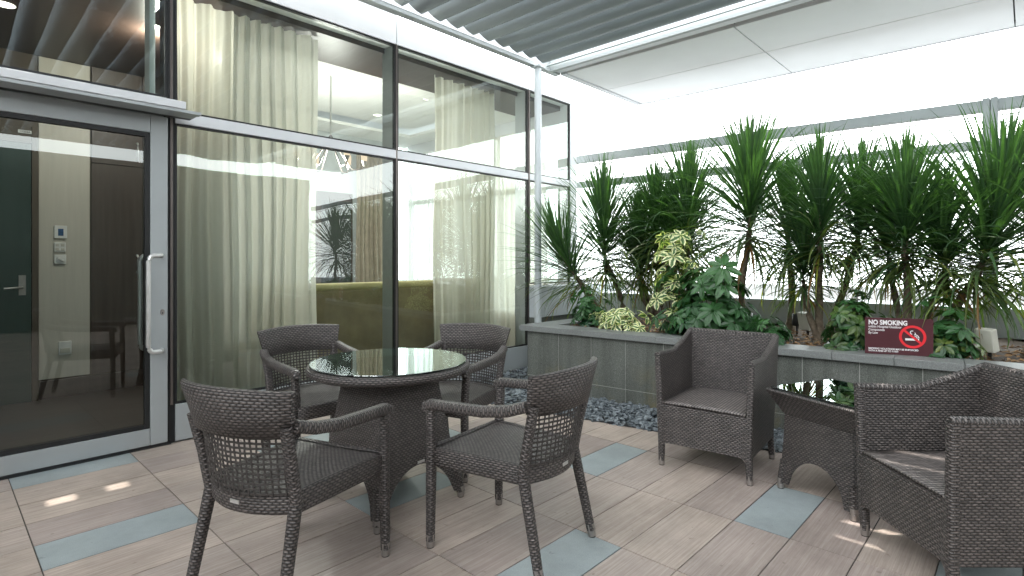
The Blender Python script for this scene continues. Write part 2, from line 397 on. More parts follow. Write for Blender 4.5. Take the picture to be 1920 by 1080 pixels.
# dark gaskets round every pane
def gask(b_,x0,x1,z0,z1,t=.012):
    y0,y1=W-.004,W+.03
    b_.box(x0,x0+t,y0,y1,z0,z1); b_.box(x1-t,x1,y0,y1,z0,z1); b_.box(x0+t,x1-t,y0,y1,z0,z0+t); b_.box(x0+t,x1-t,y0,y1,z1-t,z1)
panes=[(1.19,3.04,.27,2.25),(1.19,3.04,2.332,3.333),(3.062,4.93,.27,2.25),(3.062,4.93,2.332,3.333),(4.965,5.758,1.0,2.25),(4.965,5.758,2.332,3.333),(-4.1,1.14,2.42,3.333)]
b=MB()
for x0,x1,z0,z1 in panes: gask(b,x0,x1,z0,z1)
fp(b,'gasket',M['gasket'])
for x0,x1,z0,z1 in panes:
    b=MB(); b.face([(x0+.006,W+.008,z0+.006),(x1-.006,W+.008,z0+.006),(x1-.006,W+.008,z1-.006),(x0+.006,W+.008,z1-.006)]); fp(b,'pane',M['glass'])
# mullions: thin outer strip, deep fin inside
for x,outer in ((3.048,True),(4.947,True),(1.165,True)):
    b=MB(); b.box(x-.006,x+.010,W-.012,W+.01,.27,3.333); fp(b,'mullion',M['bronze'])
    b=MB(); b.box(x-.018,x+.018,W+.032,W+.20,.02,3.333); fp(b,'mullion_fin',M['alu'] if x>2 else M['gasket'])
b=MB(); b.box(1.04,1.075,W+.02,W+.14,2.42,3.333); fp(b,'mullion_fin',M['alu_light'])
b=MB(); b.box(1.143,1.19,W+.0,W+.12,0,3.333); fp(b,'door_jamb',M['gasket'])
b=MB(); b.box(-4.2,1.14,W+.0,W+.12,2.30,2.42); fp(b,'door_head',M['alu'],bevel=.003)

# door
door=empty('glass_door',(.25,W,0)); tag(door,'wide grey framed glass door with long steel pull handle','door')
def dp(b_,name,mat,par=None,**k):
    o=b_.build(name,mat,None,**k)
    if par: o.parent=par; 
    else: o.parent=door; o.matrix_parent_inverse=Matrix.Translation((-.25,-W,0))
    return o
x0,x1,z0,z1=-.62,1.138,.022,2.275
fr=MB(); fr.box(1.035,x1,W-.03,W+.03,z0,z1); fr.box(x0,x0+.103,W-.03,W+.03,z0,z1); fr.box(x0+.105,1.033,W-.03,W+.03,z0,.135); fr.box(x0+.105,1.033,W-.03,W+.03,2.155,z1)
dp(fr,'frame',M['alu'],bevel=.004)
b=MB(); gk=.028
b.box(x0+.105,x0+.105+gk,W-.022,W+.022,.137,2.153); b.box(1.033-gk,1.033,W-.022,W+.022,.137,2.153); b.box(x0+.134,1.033-gk-.001,W-.022,W+.022,.137,.137+gk); b.box(x0+.134,1.033-gk-.001,W-.022,W+.022,2.153-gk,2.153)
dp(b,'gasket',M['gasket'])
b=MB(); b.face([(x0+.12,W,.15),(1.02,W,.15),(1.02,W,2.14),(x0+.12,W,2.14)]); dp(b,'pane',M['door_glass'])
def pull(y,sg):
    hb=MB(); zt,zb=1.315,.665; xm,xb=1.10,1.005; d=.075*sg
    pts=[(xm,y,zt),(xm-.012,y+d*.55,zt+.004),(xm-.035,y+d*.85,zt)]
    for k in range(6):
        a=R(90*k/5); pts.append((xb+.03-.03*math.sin(a)+.0,y+d,zt-.055+.055*math.cos(a)))
    for k in range(6):
        a=R(90*k/5); pts.append((xb+.03-.03*math.cos(a),y+d,zb+.055-.055*math.sin(a)))
    pts+=[(xm-.035,y+d*.85,zb),(xm-.012,y+d*.55,zb-.004),(xm,y,zb)]
    hb.tube(pts,.0155,12); return hb
dp(pull(W-.03,-1),'handle',M['steel'],smooth=True)
dp(pull(W+.03,1),'handle',M['steel'],smooth=True)
b=MB(); b.lathe([(0,.0),(.017,0),(.017,.008),(.0,.008)],16); o=dp(b,'lock',M['cap']); o.matrix_parent_inverse=Matrix.Translation((-.25,-W,0)); o.location=(1.105,W-.031,.925); o.rotation_euler=(R(90),0,0); o.scale=(.75,1.3,1)
b=MB(); b.box(-.003,.003,-.009,.001,.008,.0095); b.v=[(x,y,z) for x,y,z in b.v]; k_=b.build('keyhole',M['black'],o)
b=MB(); b.box(-4.2,x0-.01,W-.03,W+.08,0,2.29); fp(b,'side_panel',M['alu'],bevel=.004)
b=MB(); b.box(-.62,1.16,W-.028,W+.09,.0,.018); fp(b,'threshold',M['gasket'])

# canopy ledge above the door
can=empty('door_canopy',(.0,W-.15,2.3)); tag(can,'slim grey metal canopy ledge projecting above the glass door','canopy')
def cp(b_,name,mat,**k):
    o=b_.build(name,mat,None,**k); o.parent=can; o.matrix_parent_inverse=Matrix.Translation((0,-(W-.15),-2.3)); return o
b=MB(); b.box(-3,1.178,4.10,4.13,2.291,2.342); cp(b,'fascia',M['alu_light'],bevel=.004)
b=MB(); b.box(-3,1.178,4.13,W-.032,2.325,2.340); cp(b,'top_plate',M['alu_light'])
b=MB(); b.box(-3,1.272,4.105,4.16,2.268,2.289); b.box(-3,1.274,4.16,4.30,2.278,2.289); cp(b,'drip_plate',M['alu'],bevel=.002)
b=MB(); b.box(-3,1.272,4.301,W-.034,2.279,2.287); b.box(-3,1.12,4.30,W-.034,2.289,2.324); cp(b,'soffit',M['gasket'])

# ------------------------------------------------------------------ interior behind the glass
def st(b_,name,mat,**k): return b_.build(name,mat,kind='structure',**k)
b=MB(); b.box(-4.2,6.0,W+.13,8.6,-.02,.0); st(b,'interior_floor',M['intfloor'])
b=MB(); b.box(-4.2,1.18,W+.16,5.1,3.17,3.3); b.box(-4.2,1.62,5.101,6.75,3.17,3.3); st(b,'interior_timber_ceiling',M['ceilwood'])
# white ceiling with a recessed tray
b=MB(); cz=3.30
b.box(1.66,5.88,5.2,5.5,cz,3.34); b.box(1.66,2.1,5.501,7.4,cz,3.34); b.box(5.4,5.88,5.501,7.4,cz,3.34); b.box(1.66,5.88,7.401,8.2,cz,3.34)
st(b,'interior_white_ceiling',M['ceiling'])
b=MB(); b.box(1.19,5.88,W+.165,5.198,cz-.01,3.34); st(b,'interior_dark_pelmet',M['ceilwood'])
b=MB(); b.box(2.0,5.5,5.45,7.5,3.46,3.5); st(b,'interior_ceiling_tray',M['ceiling'])
b=MB(); b.box(-4.2,6.0,W+.16,8.6,3.52,3.60); st(b,'building_roof',M['white'])
b=MB(); b.box(-4.2,1.60,6.651,6.75,0,3.17); st(b,'interior_back_wall',M['walnut2'])
b=MB(); b.box(1.62,1.70,4.75,8.2,0,3.3); st(b,'interior_partition_wall',M['walnut'])
b=MB(); b.box(1.71,5.6,8.01,8.1,0,3.3); st(b,'lounge_back_wall',M['intwall'])
b=MB(); b.box(-4.2,-4.1,W+.16,8.5,0,3.3); st(b,'interior_side_wall',M['walnut2'])
# corridor back wall fittings
pv=6.65
b=MB(); b.box(.691,1.07,pv-.012,pv,.18,3.165); o=b.build('wall_panel',M['beige'],bevel=.003); tag(o,'tall beige textured wall panel behind the glass door','wall panel')
b=MB(); b.box(.70,1.60,pv-.02,pv-.001,.0,.165); o=b.build('skirting_board',M['walnut']); tag(o,'dark skirting board below the beige wall panel','skirting')
cab=empty('tall_cupboard',(1.3,pv,0)); tag(cab,'dark brown cupboard wall with metal bow handles right of the beige panel','cupboard')
def cbp(b_,name,mat,**k):
    o=b_.build(name,mat,None,**k); o.parent=cab; o.matrix_parent_inverse=Matrix.Translation((-1.3,-pv,0)); return o
b=MB(); b.box(1.082,1.498,pv-.03,pv-.002,2.235,3.165); cbp(b,'door',M['walnut'],bevel=.002)
b=MB(); b.box(1.502,1.615,pv-.03,pv-.002,2.235,3.165); cbp(b,'door',M['walnut'],bevel=.002)
b=MB(); b.box(1.082,1.498,pv-.03,pv-.022,.18,2.228); cbp(b,'door',M['walnut'],bevel=.002)
b=MB(); b.box(1.502,1.615,pv-.03,pv-.022,.18,2.228); cbp(b,'door',M['walnut'],bevel=.002)
for hx in (1.456,1.545):
    for hz in (2.39,1.25):
        b=MB(); b.tube([(hx,pv-.03,hz+.085),(hx,pv-.055,hz+.075),(hx,pv-.062,hz+.04),(hx,pv-.066,hz),(hx,pv-.062,hz-.04),(hx,pv-.055,hz-.075),(hx,pv-.03,hz-.085)],[.012,.008,.007,.010,.007,.008,.012],8); cbp(b,'handle',M['steel'],smooth=True)
gd=empty('green_door',(.2,pv,0)); tag(gd,'dark green door with lever handle at the back of the corridor','door')
def gp(b_,name,mat,par=None,**k):
    o=b_.build(name,mat,None,**k); o.parent=gd; o.matrix_parent_inverse=Matrix.Translation((-.2,-pv,0)); return o
b=MB(); b.box(-.35,.636,pv-.05,pv-.002,0,2.34); gp(b,'leaf',M['greendoor'],bevel=.003)
b=MB(); b.box(.640,.684,pv-.06,pv-.002,0,2.50); b.box(-.41,.638,pv-.058,pv-.002,2.345,2.48); b.box(-.42,-.354,pv-.06,pv-.002,0,2.34); gp(b,'door_frame',M['walnut2'],bevel=.002)
b=MB(); b.tube([(.575,pv-.05,1.04),(.575,pv-.10,1.04),(.45,pv-.10,1.035)],.009,8); gp(b,'lever_handle',M['steel'],smooth=True)
b=MB(); b.box(.55,.60,pv-.056,pv-.051,.97,1.15); gp(b,'handle_plate',M['cap'],bevel=.002)
pl=empty('room_number_plate',(.592,pv-.06,2.443)); tag(pl,'small white room number plate above the dark green door','sign')
b=MB(); b.box(-.046,.046,-.004,0,-.0135,.0135); b.build('plate',M['white_plastic'],pl)
def text_mesh(name,body,size,mat,parent,loc,align='LEFT',bold=0.0,rot=(R(90),0,0),xs=1.0,space=1.0):
    cu=bpy.data.curves.new(name,'FONT'); cu.body=body; cu.size=size; cu.align_x=align; cu.offset=bold; cu.extrude=.0006; cu.space_character=space; cu.space_line=.95
    to=bpy.data.objects.new('tmp',cu); COL.objects.link(to)
    dg=bpy.context.evaluated_depsgraph_get(); me=bpy.data.meshes.new_from_object(to.evaluated_get(dg)); 
    bpy.data.objects.remove(to); bpy.data.curves.remove(cu)
    me.materials.clear(); me.materials.append(mat)
    o=bpy.data.objects.new(name,me); COL.objects.link(o); o.parent=parent; o.location=loc; o.rotation_euler=rot; o.scale=(xs,1,1); return o
text_mesh('lettering','13203A',.024,M['black'],pl,(0,-.0046,-.008),'CENTER',.0006)
# controls on the beige panel
def fit(name,label,cat,x0,x1,z0,z1):
    e=empty(name,((x0+x1)/2,pv-.012,(z0+z1)/2)); tag(e,label,cat); w=(x1-x0)/2; h=(z1-z0)/2
    b=MB(); b.box(-w,w,-.022,-.001,-h,h); b.build('housing',M['white_plastic'],e,bevel=.004); return e,w,h
e,w,h=fit('thermostat','white thermostat with blue display, topmost control on beige panel','thermostat',.80,.895,1.49,1.61)
b=MB(); b.box(-.02,.02,-.0245,-.0225,-.035,.03); b.build('display',M['screen_blue'],e)
e,w,h=fit('switch_plate','white four button switch plate below the thermostat','switch',.80,.885,1.365,1.452)
for sx in(-1,1):
    for sz in(-1,1):
        b=MB(); b.box(sx*.02-.012,sx*.02+.012,-.027,-.0225,sz*.02-.012,sz*.02+.012); b.build('button',M['beige_box'],e,bevel=.002)
e,w,h=fit('rotary_switch','white rotary switch plate, lowest of the three upper controls','switch',.80,.888,1.25,1.338)
b=MB(); b.box(-.028,.028,-.045,-.0225,-.01,.01,Matrix.Rotation(R(35),4,'Y')); b.build('knob',M['white_plastic'],e,bevel=.003)
e,w,h=fit('card_holder','grey white recessed card holder low on the beige panel','card holder',.832,.928,.395,.52)
b=MB(); b.box(-.036,.036,-.030,-.0225,-.045,.0); b.build('flap',M['beige_box'],e,bevel=.002)

# lounge
sofa=empty('banquette_sofa',(3.2,5.15,0)); tag(sofa,'long olive velvet banquette seen from behind through the glass','sofa')
def sp_(b_,name,mat,**k):
    o=b_.build(name,mat,None,**k); o.parent=sofa; o.matrix_parent_inverse=Matrix.Translation((-3.2,-5.15,0)); return o
b=MB(); b.box(1.95,4.75,5.0,5.14,.02,1.0); sp_(b,'backrest',M['olive'],bevel=.03)
b=MB(); b.sweep([(1.95,5.07,1.02),(4.75,5.07,1.02)],rrect(.16,.07,.03)); sp_(b,'top_roll',M['olive_top'],smooth=True)
b=MB(); b.box(1.95,4.75,5.15,5.75,.12,.45); sp_(b,'seat',M['olive'],bevel=.03)
def curtain(name,label,x0,x1,y,z0,z1,mat,amp=.04,wl=.13,axis='x',seed=1,cat='curtain',group=None):
    rr=random.Random(seed); n=int((x1-x0)/.008); ph=rr.uniform(0,6); offs=[]; p=ph
    for i in range(n+1):
        p+=2*PI*.008/wl*(.6+.8*abs(math.sin(i*.031+seed)))
        offs.append(math.sin(p)+.35*math.sin(2.3*p+1))
    P=[]
    for k in range(9):
        t=k/8; a=amp*(.75+.35*t); row=[]
        for i in range(n+1):
            x=x0+(x1-x0)*i/n; x=x+ .012*math.sin(k*.9+i*.05)
            d=a*offs[i]; zz=z1+(z0-z1)*t
            row.append((x,y+d,zz) if axis=='x' else (y+d,x,zz))
        P.append(row)
    b=MB(); b.grid(P,UV=lambda i,j:((x1-x0)*j/n*1.6,(z1-z0)*i/8)); o=b.build(name,mat,smooth=True); tag(o,label,cat,group); return o
curtain('sheer_curtain','long cream sheer curtain behind the pane beside the door',1.27,2.40,W+.27,.03,3.27,M['sheer'],seed=2)
curtain('sheer_curtain','long cream sheer curtain behind the right pane near the steel post',3.70,4.62,W+.27,.03,3.27,M['sheer'],seed=5)
curtain('window_drape','patterned tan drape against the far wall of the lounge',4.72,5.28,7.88,.03,3.0,M['drape'],amp=.035,wl=.11,seed=4)
curtain('window_sheer','bright white sheer curtain across the far lounge window',6.3,7.95,5.72,.6,3.1,M['sheer2'],amp=.03,axis='y',seed=8)
curtain('window_sheer','pale sheer curtain at the end window near the facade corner',4.75,6.2,5.72,.05,3.1,M['sheer'],amp=.03,axis='y',seed=9)
b=MB(); b.box(4.16,4.66,7.95,8.0,.93,2.22); o=b.build('wall_screen',M['tv'],bevel=.005); tag(o,'large dark screen on the far lounge wall','screen')
b=MB(); b.box(4.0,4.70,7.975,8.008,.0,2.36); o=b.build('wall_panelling',M['walnut']); tag(o,'dark panelling behind the lounge screen','wall panel')
# end wall of the lounge: window wall
ew=empty('end_window',(5.87,6.3,0)); tag(ew,'end window wall of the lounge with grey frames, seen through the glass','window')
b=MB(); b.box(5.80,5.88,4.56,8.0,0,.55); b.box(5.80,5.88,4.56,8.0,3.1,3.3)
for y in (4.56,5.7,6.85,7.94): b.box(5.80,5.88,y,y+.06,.552,3.098)
b.box(5.81,5.87,4.6,8.0,2.26,2.33)
o=b.build('frame',M['alu_light'],None); o.parent=ew; o.matrix_parent_inverse=Matrix.Translation((-5.87,-6.3,0))
b=MB(); b.face([(5.84,4.6,.56),(5.84,7.98,.56),(5.84,7.98,3.09),(5.84,4.6,3.09)]); o=b.build('pane',M['rail_glass'],None); o.parent=ew; o.matrix_parent_inverse=Matrix.Translation((-5.87,-6.3,0))
# chandelier
ch=empty('chandelier',(3.25,6.0,2.75)); tag(ch,'curved arm chandelier with small lit candle shades hanging in the lounge','chandelier')
b=MB(); b.tube([(0,0,.7),(0,0,-.1)],.012,8); b.lathe([(.02,-.16),(.05,-.1),(.02,-.05)],12); b.build('stem',M['steel'],ch,smooth=True)
for k in range(6):
    a=k*PI/3+.5; cx,cy=math.cos(a),math.sin(a)
    b=MB(); b.tube([(0,0,.02),(.12*cx,.12*cy,-.2),(.24*cx,.24*cy,-.38),(.36*cx,.36*cy,-.38),(.38*cx,.38*cy,-.33)],.008,6); ar=b.build('arm',M['bronze'],ch,smooth=True)
    b=MB(); b.lathe([(.004,-.345),(.03,-.29),(.034,-.28)],12,(.38*cx,.38*cy,0)); b.build('cup',M['cap'],ar,smooth=True)
    b=MB(); b.lathe([(.034,-.279),(.038,-.2),(.034,-.155),(.0,-.15)],12,(.38*cx,.38*cy,0)); b.build('lamp_shade',M['shade'],ar,smooth=True)
def lamp(name,loc,e,col=(1,.9,.78),r=.15):
    l=bpy.data.lights.new(name,'POINT'); l.energy=e; l.color=col; l.shadow_soft_size=r; o=bpy.data.objects.new(name,l); COL.objects.link(o); o.location=loc; return o
lamp('chandelier_light',(3.25,6.0,2.35),150,(1,.95,.9))
for k,(x,y) in enumerate(((2.5,5.9),(4.6,5.9),(2.5,7.1),(4.6,7.1))):
    b=MB(); b.lathe([(.0,-.004),(.04,-.004),(.055,-.001)],16); o=b.build('ceiling_downlight',M['downlight'],loc=(x,y,3.459)); tag(o,'small round downlight lit in the white lounge ceiling tray','downlight','downlights in the white lounge ceiling')
l=lamp('corridor_light',(1.30,5.25,3.08),60,(1,.93,.84),r=.012)
b=MB(); b.lathe([(.0,-.004),(.05,-.004),(.065,-.001)],16); o=b.build('corridor_downlight_disc',M['downlight'],loc=(.38,5.5,3.169)); tag(o,'round downlight in the dark timber corridor ceiling','downlight'); o.name='ceiling_downlight'
# chair inside the corridor
# ------------------------------------------------------------------ pergola
per=empty('pergola',(4.75,4.07,0)); tag(per,'grey louvred pergola with slender post and white soffit canopy overhead','pergola')
def pp(b_,name,mat,**k):
    o=b_.build(name,mat,None,**k); o.parent=per; o.matrix_parent_inverse=Matrix.Translation((-4.75,-4.07,0)); return o
PZ=3.49
b=MB(); b.tube([(4.75,4.07,.0),(4.75,4.07,PZ-.01)],.040,24); pp(b,'post',M['post'],smooth=True)
b=MB(); b.box(4.69,4.81,4.01,4.13,PZ-.018,PZ-.002); pp(b,'post_plate',M['post'])
b=MB(); b.lathe([(.08,0.0),(.08,.012),(.045,.014)],24,(4.75,4.07,0)); pp(b,'base_collar',M['post'])
b=MB(); b.box(-4.0,5.16,4.07,4.15,PZ,PZ+.035); b.box(-4.0,5.16,4.085,4.10,PZ+.036,PZ+.52); pp(b,'wall_beam',M['beam'])  # upper web made tall to block sun passing the blade ends
n=N('frosted_sun_block'); d=n.n('ShaderNodeBsdfDiffuse'); d.inputs[0].default_value=(.85,.86,.87,1); t=n.n('ShaderNodeBsdfTranslucent'); t.inputs[0].default_value=(.85,.87,.88,1); m=n.n('ShaderNodeMixShader'); m.inputs[0].default_value=.6; n.set(m.inputs[1],d.outputs[0]); n.set(m.inputs[2],t.outputs[0]); M['frost']=n.done(m.outputs[0])
b=MB()
for xa,xb in ((-4.1,.20),(.32,.46),(.56,5.16)): b.face([(xa,4.101,PZ+.24),(xb,4.101,PZ+.24),(xb,4.40,PZ+.20),(xa,4.40,PZ+.20)])  # added sheet blocks the sun; its gaps drop sun spots by the door
pp(b,'sun_block_sheet',M['frost'])
b=MB(); b.face([(-4.1,3.86,PZ+.245),(4.80,3.86,PZ+.245),(4.80,4.064,PZ+.245),(-4.1,4.064,PZ+.245)]); pp(b,'end_sun_block_sheet',M['frost'])  # added sheet, keeps a sun stripe from falling through at the blade ends
b=MB(); b.box(-4.0,4.80,4.066,4.083,PZ+.036,PZ+.28); pp(b,'web_plate',M['white'])
b=MB(); b.box(-4.0,5.16,-4.2,-4.05,PZ,PZ+.3); pp(b,'outer_beam',M['beam'])
# louvre blades: aerofoil, high edge toward the door side
SP=.2115; k0=-38
dxy=.035    # slight skew of the blades over their length
def blade(uc,tilt,name='louvre',vs=(3.985,-4.04)):
    ch_=.298; n=12; top=[];bot=[]
    for i in range(n+1):
        t=i/n; c=(t-.5)*ch_; th=.020*math.sin(PI*min(1,t*1.0))**.6
        cam=-.042*math.sin(PI*t)          # belly bulges down
        top.append((c,cam+th*.5)); bot.append((c,cam-th*.5))
    prof=top+bot[::-1][1:-1]
    ca,sa=math.cos(tilt),math.sin(tilt)
    pr=[(c*ca+h*sa, -c*sa+h*ca) for c,h in prof]
    b=MB(); m=len(pr)
    rows=[]
    for v in vs:
        du=(4.062-v)*.018
        rows.append([(uc+du+x,v,PZ+.105+z) for x,z in pr])
    b.grid(rows,UV=lambda i,j:(j*.02,i*8.),closed=True); b.face(rows[0]); b.face(rows[1][::-1])
    return pp(b,name,M['louvre'],smooth=True)
for k in range(k0,1):
    uc=4.62+k*SP
    t=R(39.5)
    if k in (-9,-8):  # middle length tilted further open, shaped to drop sun stripes on the armchair
        blade(uc,t,vs=(3.985,1.10)); blade(uc,R(52),vs=(1.097,.30)); blade(uc,t,vs=(.297,-4.04)); continue
    blade(uc,t)
# beams beside the canopy
b=MB(); b.tube([(4.915,4.07,PZ+.05),(5.06,-4.1,PZ+.05)],.012,8); pp(b,'tie_rod',M['beam'],smooth=True)
b=MB(); b.obox((4.99,4.07),(5.14,-4.1),.045,PZ+.0,PZ+.16); pp(b,'edge_beam',M['beam'])
b=MB(); b.obox((5.085,4.07),(5.235,-4.1),.115,PZ+.02,PZ+.14); pp(b,'edge_beam',M['alu_light'])
b=MB(); b.obox((5.152,4.07),(5.302,-4.1),.012,PZ+.03,PZ+.14); pp(b,'shadow_gap',M['gasket'])
def cpnl(u0,u1,v0,v1):
    b=MB(); g=.006
    sk=lambda u,v:(u+(4.07-v)*.035,v)
    P=[sk(u0+g,v0-g),sk(u1-g,v0-g),sk(u1-g,v1+g),sk(u0+g,v1+g)]
    lo=[(x,y,PZ+.01) for x,y in P]; hi=[(x,y,PZ+.05) for x,y in P]
    b.face(lo[::-1] if False else lo); b.face(hi)
    for q in range(4): b.face([lo[q],lo[(q+1)%4],hi[(q+1)%4],hi[q]])
    pp(b,'soffit_panel',M['canopy'])
for v0,v1 in ((3.99,2.045),(2.045,.10),(.10,-1.85),(-1.85,-3.8)):
    cpnl(5.17,6.03,v0,v1); cpnl(6.03,6.93,v0,v1)
b=MB(); b.face([(5.18,3.99,PZ+.056),(6.92,3.99,PZ+.056),(7.19,-3.8,PZ+.056),(5.45,-3.8,PZ+.056)]); pp(b,'seam_backing_sheet',M['gasket'])  # added black backing, stops sky showing bright through the panel seams
b=MB(); b.box(5.165,6.93,3.995,4.07,PZ+.0,PZ+.10); pp(b,'end_trim',M['alu_light'])
b=MB(); b.obox((5.17,4.0),(5.44,-4.0),.02,PZ+.052,PZ+.10); b.obox((6.93,4.0),(7.2,-4.0),.02,PZ+.0,PZ+.12); pp(b,'fascia_trim',M['white'])

ow=MB(); ow.box(-4.45,-4.2,-4.75,W,0,3.02); o=ow.build('side_shade_wall',M['planter']); tag(o,'unseen dark stone wall added to cut sky light at the left end of the terrace','wall')  # unseen, added to cut the sky light coming from this side
ow=MB(); ow.box(-4.19,6.6,-4.75,-4.5,0,3.30); o=ow.build('opposite_wall',M['planter']); tag(o,'dark stone wall closing the terrace behind the viewer','wall')
# ------------------------------------------------------------------ parapet and wind screen
P0=Vector((6.284,2.080)); DR=Vector((-.0893,.9960))
def rp(v,off=0):
    s=(v-P0.y)/DR.y; return (P0.x+DR.x*s+off, v)
par=empty('parapet',(6.3,1.0,0)); tag(par,'low grey rendered parapet with wide white top behind the planting','parapet')
def rpart(root,b_,name,mat,**k):
    o=b_.build(name,mat,None,**k); o.parent=root; o.matrix_parent_inverse=Matrix.Translation(-root.location); return o
b=MB(); b.obox(rp(4.20),rp(-5),.55,.60,.86,side=1); rpart(par,b,'ledge',M['parapet'],bevel=.006)
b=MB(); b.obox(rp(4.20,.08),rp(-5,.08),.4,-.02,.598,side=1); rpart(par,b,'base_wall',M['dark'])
b=MB(); b.box(4.95,6.9,4.26,4.62,.60,.97); rpart(par,b,'return_ledge',M['parapet'],bevel=.006)
b=MB(); b.box(4.95,6.75,4.30,4.60,0,.598); rpart(par,b,'granite_base',M['planter'])
rail=empty('wind_screen',(6.3,1.0,.86)); tag(rail,'tall glazed wind screen with grey rails and posts behind the plants','railing')
b=MB(); b.obox(rp(4.75,.03),rp(-5,.03),.09,2.61,2.71,side=0); rpart(rail,b,'top_rail',M['rail'],bevel=.003)
b=MB(); b.obox(rp(4.75,.03),rp(-5,.03),.07,2.275,2.357,side=0); rpart(rail,b,'middle_rail',M['rail'],bevel=.003)
b=MB(); b.obox(rp(4.75,.03),rp(-5,.03),.012,2.565,2.572,side=0); rpart(rail,b,'glass_edge',M['gasket'])
for v in (.253,-2.2):
    x,y=rp(v,.02)
    b=MB(); b.box(x-.06,x+.05,y-.052,y-.003,.862,2.72); b.box(x-.06,x+.05,y+.003,y+.052,.862,2.72); b.box(x-.04,x+.04,y-.003,y+.003,.862,2.7); rpart(rail,b,'post',M['rail'],bevel=.003)
b=MB()
for a,c in ((4.75,2.74),(2.72,.31),(.19,-2.14)):
    p,q=rp(a,.03),rp(c,.03); b.face([(p[0],p[1],.88),(q[0],q[1],.88),(q[0],q[1],2.27),(p[0],p[1],2.27)])
rpart(rail,b,'glazing',M['rail_glass'])

# ------------------------------------------------------------------ planter
pla=empty('stone_planter',(4.2,2,0)); tag(pla,'long grey granite clad planter with honed stone coping','planter')
PD=Vector((-.1020,.9948)); 
def plp(v,off=0): return (pline(v)+off,v)
b=MB(); jv=[3.69,3.32,2.965,2.62,2.27,1.92,1.57,1.215,.86,.51,.155,-.2,-.55,-.9,-1.3,-1.7,-2.1,-2.5]
g=.0025
for a,c in zip(jv[:-1],jv[1:]):
    for z0,z1 in ((.0,.132),(.137,.575)): b.obox(plp(a-g,.032),plp(c+g,.032),.02,z0,z1,side=1)
rpart(pla,b,'cladding',M['planter'])
b=MB(); b.obox(plp(3.688,.0345),plp(-2.5,.0345),.12,0,.574,side=1); b.box(4.16,6.1,3.56,3.69,0,.5735); rpart(pla,b,'core_wall',M['grout'])
b=MB(); jc=[3.765,3.04,2.32,1.60,1.38,1.02,.66,.295,-.07,-.43,-.8,-1.2,-1.6,-2.0,-2.5]
for a,c in zip(jc[:-1],jc[1:]): b.obox(plp(a-.0012),plp(c+.0012),.27,.577,.63,side=1)
rpart(pla,b,'coping',M['coping'],bevel=.003)
b=MB(); b.box(4.375,6.2,3.50,3.762,.577,.6295); o=rpart(pla,b,'coping',M['coping'],bevel=.003)
b=MB()
nu,nv=16,50; rows=[]
for i in range(nv+1):
    v=3.52-6*i/nv
    rows.append([(pline(v,.2)+ (1.98-.03*(3.5-v)*0)*j/nu, v, .585+.03*math.sin(i*1.7+j)*math.sin(j*1.1+i*.3)) for j in range(nu+1)])
b.grid(rows); rpart(pla,b,'soil',M['soil'],smooth=True)
# dry litter: one stuff object
rg=random.Random(11); b=MB()
for _ in range(1500):
    v=rg.uniform(-.6,3.4); u=pline(v,rg.uniform(.27,1.2)); a=rg.uniform(0,6.3); L=rg.uniform(.02,.09) ; w=rg.uniform(.004,.014)
    z=.615+rg.uniform(0,.02); dx,dy=math.cos(a)*L,math.sin(a)*L; ex,ey=-math.sin(a)*w,math.cos(a)*w; up=rg.uniform(-.01,.02)
    b.face([(u,v,z),(u+dx*.5+ex,v+dy*.5+ey,z+.012),(u+dx,v+dy,z+up),(u+dx*.5-ex,v+dy*.5-ey,z+.004)])
o=b.build('leaf_litter',M['litter']); tag(o,'dry brown fallen leaves scattered on the planter soil','leaf litter',kind='stuff')

# ------------------------------------------------------------------ plants
def crown_mesh(seed,N_,L,stem,spread=1.0,lean=(0,0),wd=.026,up=0.0):
    rg=random.Random(seed); b=MB(); N_=int(N_*1.85); L*=1.08; stem*=1.5; wd*=.70
    for i in range(N_):
        t=(i+.5)/N_; az=i*2.39996+rg.uniform(-.3,.3)
        base=Vector((lean[0]*t*stem,lean[1]*t*stem,t*stem))
        e=R(-34+122*(t**.70)+rg.uniform(-13,13)); e=min(e,R(88))
        l=L*(.80+.30*math.sin(PI*min(1,t*1.05)))*rg.uniform(.82,1.1)
        droop=(1.35*(1-t)**1.2+.22)*rg.uniform(.4,1.3)
        w=wd*rg.uniform(.8,1.2); nseg=8; pos=base.copy(); pts=[]; ang=e
        hd=Vector((math.cos(az),math.sin(az),0)); sd=Vector((-math.sin(az),math.cos(az),0))
        tw=rg.uniform(-.6,.6); yaw=rg.uniform(-.12,.12)
        for k in range(nseg+1):
            s_=k/nseg
            d=(hd+sd*yaw*s_).normalized()*math.cos(ang)+Vector((0,0,1))*math.sin(ang)
            d=d+Vector((lean[0],lean[1],0))*.35; d.normalize()
            ww=w*(.55+1.2*s_ if s_<.35 else 1.0*(1-((s_-.35)/.65)**1.7))+.0006
            nrm=d.cross(sd).normalized(); a=tw*s_
            side=(sd*math.cos(a)+nrm*math.sin(a))
            pts.append((pos-side*ww*.5, pos+nrm*ww*-.22, pos+side*ww*.5))
            pos=pos+d*(l/nseg); ang-=droop*(s_**1.1)*2.0/nseg*1.4
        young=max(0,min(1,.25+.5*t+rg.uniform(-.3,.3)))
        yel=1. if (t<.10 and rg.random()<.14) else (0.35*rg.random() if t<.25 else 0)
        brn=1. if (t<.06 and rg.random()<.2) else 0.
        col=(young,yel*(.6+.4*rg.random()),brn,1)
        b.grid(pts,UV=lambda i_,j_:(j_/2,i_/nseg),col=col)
    return b
